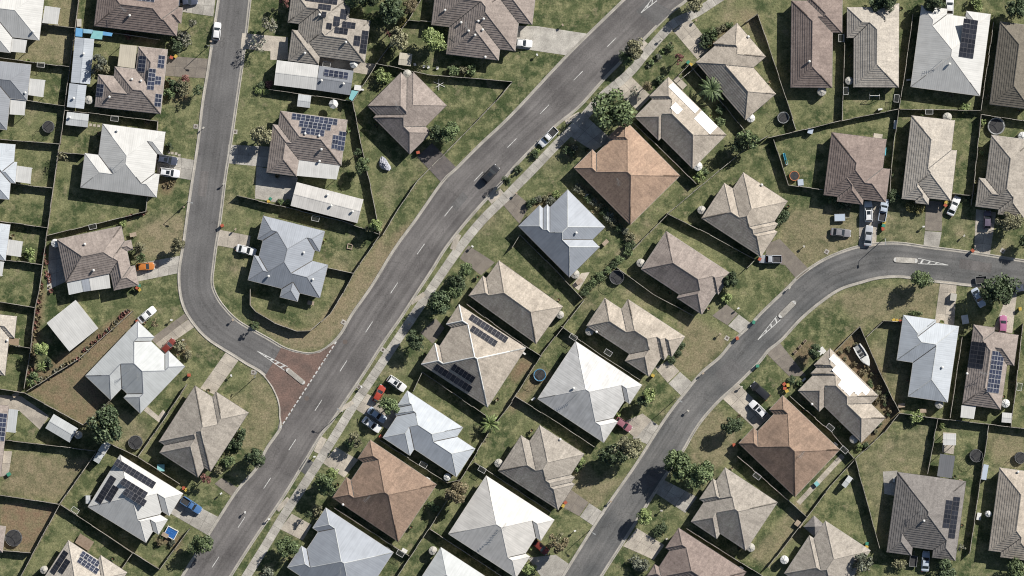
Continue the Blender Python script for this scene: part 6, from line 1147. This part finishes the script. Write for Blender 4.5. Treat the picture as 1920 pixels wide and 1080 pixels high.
for x, y, lb in [(647, 641, 'beside the give way line end'), (575, 747, 'near the lower give way dashes')]:
    mb = MB(); mb.lathe([(.55, .013), (.55, .02), (.4, .02), (.4, .018), (0, .018)], 18); o = build('manhole_cover', mb, PIT, loc=(*W((x, y)), 0)); tag(o, f'round iron manhole cover {lb}', 'manhole', 'manholes')
# garden furniture
for x, y, a in [(778, 121, 10), (795, 125, 0), (803, 126, 10), (820, 128, 5)]:
    t = thing('garden_chair', 'white garden chair in the row beside the cream garden shed', 'chair', (x, y), R(a), 'garden chairs'); mb = MB(); mb.box(-.28, -.28, .38, .28, .28, .43); build('seat', mb, WHITE, t); mb = MB(); mb.box(-.28, .24, .43, .28, .29, .9); build('backrest', mb, WHITE, t)
    for sx in (-.25, .25):
        for sy in (-.25, .25): mb = MB(); mb.tube((sx, sy, 0), (sx, sy, .4), .025, n=5); build('leg', mb, WHITE, t)

# ================================================================ yard clutter
POTC = mat('terracotta_pot', (.26, .13, .08), (.2, .1, .06), 3, .9)
mb = MB(); mb.lathe([(.0, 0), (.16, 0), (.24, .38), (.2, .38), (0, .34)], 10); POTM = mb.mesh('pot', POTC)
def box_thing(name, x, y, a, w, d, h, m, lm, label, cat, group=None):
    t = thing(name, label, cat, (x, y), R(a), group); w, d = w * S / 2, d * S / 2; mb = MB(); mb.box(-w, -d, .03, w, d, h - .06); build('body', mb, m, t); mb = MB(); mb.box(-w - .04, -d - .04, h - .06, w + .04, d + .04, h); build('lid', mb, lm, t); return t
for x, y, a, w, d, h, m, lm, lb in [(1787, 557, -8, 11, 13, 1.1, W4, CREAM, 'cream crate standing on the long cream paved drive'), (1539, 658, 40, 14, 10, 1.2, WHITE, WHITE, 'white storage box at the porch of the boat house'), (1809, 599, 10, 12, 16, .8, CREAM, WHITE, 'pale spa tub cover under the big street tree'), (1275, 155, -45, 25, 11, .5, GUT, CONC_W, 'flat pale green water cistern lid by the white strip house'), (1497, 982, -35, 13, 10, .75, BARK, TERRA_D if False else W4, 'brown wooden chest behind the gazebo house fence'), (149, 43, 0, 8, 14, .9, W4, CREAM, 'cream box beside the long dark brown house fence'), (1519, 246, -15, 9, 9, 1.2, WHITE, CP['ltblue'], 'pale blue locker on the long back fence line'), (1646, 256, -8, 16, 10, .15, CONC_W, CONC_W, 'cream slab pad behind the many car house'), (302, 877, 0, 13, 12, .8, BINB, SAILT, 'teal toy box beside the beige junction house'), (17, 889, 30, 7, 6, .7, BINB, LID['g'], 'green crate beside the concrete path of the panel house'), (758, 1033, -30, 10, 8, .6, WHITE, WHITE, 'white tub under the fence of the slate blue house'), (1846, 885, 80, 28, 9, .9, CP['ltblue'], CP['ltblue'], 'blue covered bench against the tall dark side fence'), (1835, 968, 80, 13, 7, .7, WHITE, WHITE, 'white tub in the narrow shaded side yard'), (1678, 234, 85, 16, 5, 1.0, STEEL, WHITE, 'tall grey cabinet against the pale cream house fence'), (1501, 342, 5, 10, 11, .3, CP['ltblue'], CP['ltblue'], 'pale blue paddling pool near the orange trampoline'), (1658, 284, 85, 14, 5, .8, SL, SL, 'cyan toy kayak against the many car house wall'), (671, 165, -8, 12, 9, 1.6, WHITE, WHITE, 'white upright locker behind the grey solar shed'), (1531, 907, 40, 7, 8, .7, SAILB, SAILT, 'blue toy box beside the curved garden edging')]:
    box_thing('storage_box', x, y, a, w, d, h, m, lm, lb, 'box', 'boxes and chests in the yards')
for k, (x, y, a) in enumerate([(1509, 640, 45), (1500, 650, 45), (1491, 660, 45)]):
    t = thing('planter_box', 'white timber planter beside the paved drive of the boat house', 'planter', (x, y), R(a), 'white planter boxes'); mb = MB(); mb.box(-.45, -.28, 0, .45, .28, .4); build('box', mb, W4, t); mb = MB(); mb.box(-.38, -.21, .4, .38, .21, .42); build('soil', mb, BARK, t)
rr = random.Random(3)
for nick, c, rf, th in HOUSE:                                         # pots and outdoor tables along the back walls
    P = rf.poly; n = len(P)
    for k in range(2):
        i = rr.randrange(n); a, b = Vector(P[i]), Vector(P[(i + 1) % n]); L0 = (b - a).length
        if L0 < 4: continue
        t_ = (b - a) / L0; q = a + t_ * rr.uniform(.8, L0 - .8) + Vector((t_.y, -t_.x)) * rr.uniform(.35, .9); x, y = c[0] + q.x * math.cos(th) - q.y * math.sin(th), c[1] + q.x * math.sin(th) + q.y * math.cos(th)
        t = thing('potted_plant', f'potted plant by the eave of {art(nick)}', 'plant', (x / S + 960, 540 - y / S), rr.random() * 6, 'potted plants'); link('pot', POTM, t, scale=(1.3, 1.3, 1.3)); o = link('leaves', rr.choice(ROS), t, (0, 0, .4), scale=(.75, .75, .75)); setmat(o, LEAF[rr.choice(['green', 'lime', 'olive', 'dark'])])
for x, y, a in [(583, 568, -10), (620, 112, -8), (600, 318, -8), (1086, 528, 35), (250, 440, 10), (1800, 905, 80), (1560, 850, -40), (310, 1003, -28), (30, 740, 30), (1135, 455, 45), (1690, 760, 5), (1730, 770, 5)]:
    t = thing('garden_table', f'garden table on the patio of {art(near((x, y)))}', 'table', (x, y), R(a), 'garden tables'); mb = MB(); mb.box(-.75, -.45, .7, .75, .45, .75); build('tabletop', mb, W4, t)
    for sx in (-.65, .65):
        for sy in (-.35, .35): mb = MB(); mb.box(sx - .04, sy - .04, 0, sx + .04, sy + .04, .7); build('leg', mb, W4, t)
for x, y, w, d, a in [(584, 568, 20, 16, -10), (600, 318, 60, 14, 0) if False else (1088, 524, 18, 26, 40), (1690, 760, 22, 14, 5)]: pass
# ================================================================ tell same-label siblings apart by size where sizes differ
from collections import defaultdict
by = defaultdict(list)
for o in list(scene.objects):
    if o.parent is None and o.get('label') and o.get('category') in ('fence', 'tree', 'shrub'): by[o['label']].append(o)
for lab, os_ in by.items():
    if len(os_) < 2: continue
    if os_[0]['category'] == 'fence': key = lambda o: sum(c.scale[0] for c in o.children if c.name.startswith('panel')); words = {2: ['shorter', 'longer'], 3: ['shortest', 'middling', 'longest'], 4: ['tiny', 'shorter', 'longer', 'longest']}
    else: key = lambda o: max(c.scale[0] for c in o.children); words = {2: ['smaller', 'larger'], 3: ['smallest', 'middling', 'largest']}
    os_.sort(key=key); ks = [key(o) for o in os_]
    if len(os_) in words and all(b > a * 1.12 for a, b in zip(ks, ks[1:])):
        for o, w in zip(os_, words[len(os_)]):
            q = lab.split()
            if q[0] in ('big', 'small'): q = q[1:]
            elif q[:2] == ['mid', 'sized']: q = q[2:]
            o['label'] = ' '.join(([w] + q)[:16])
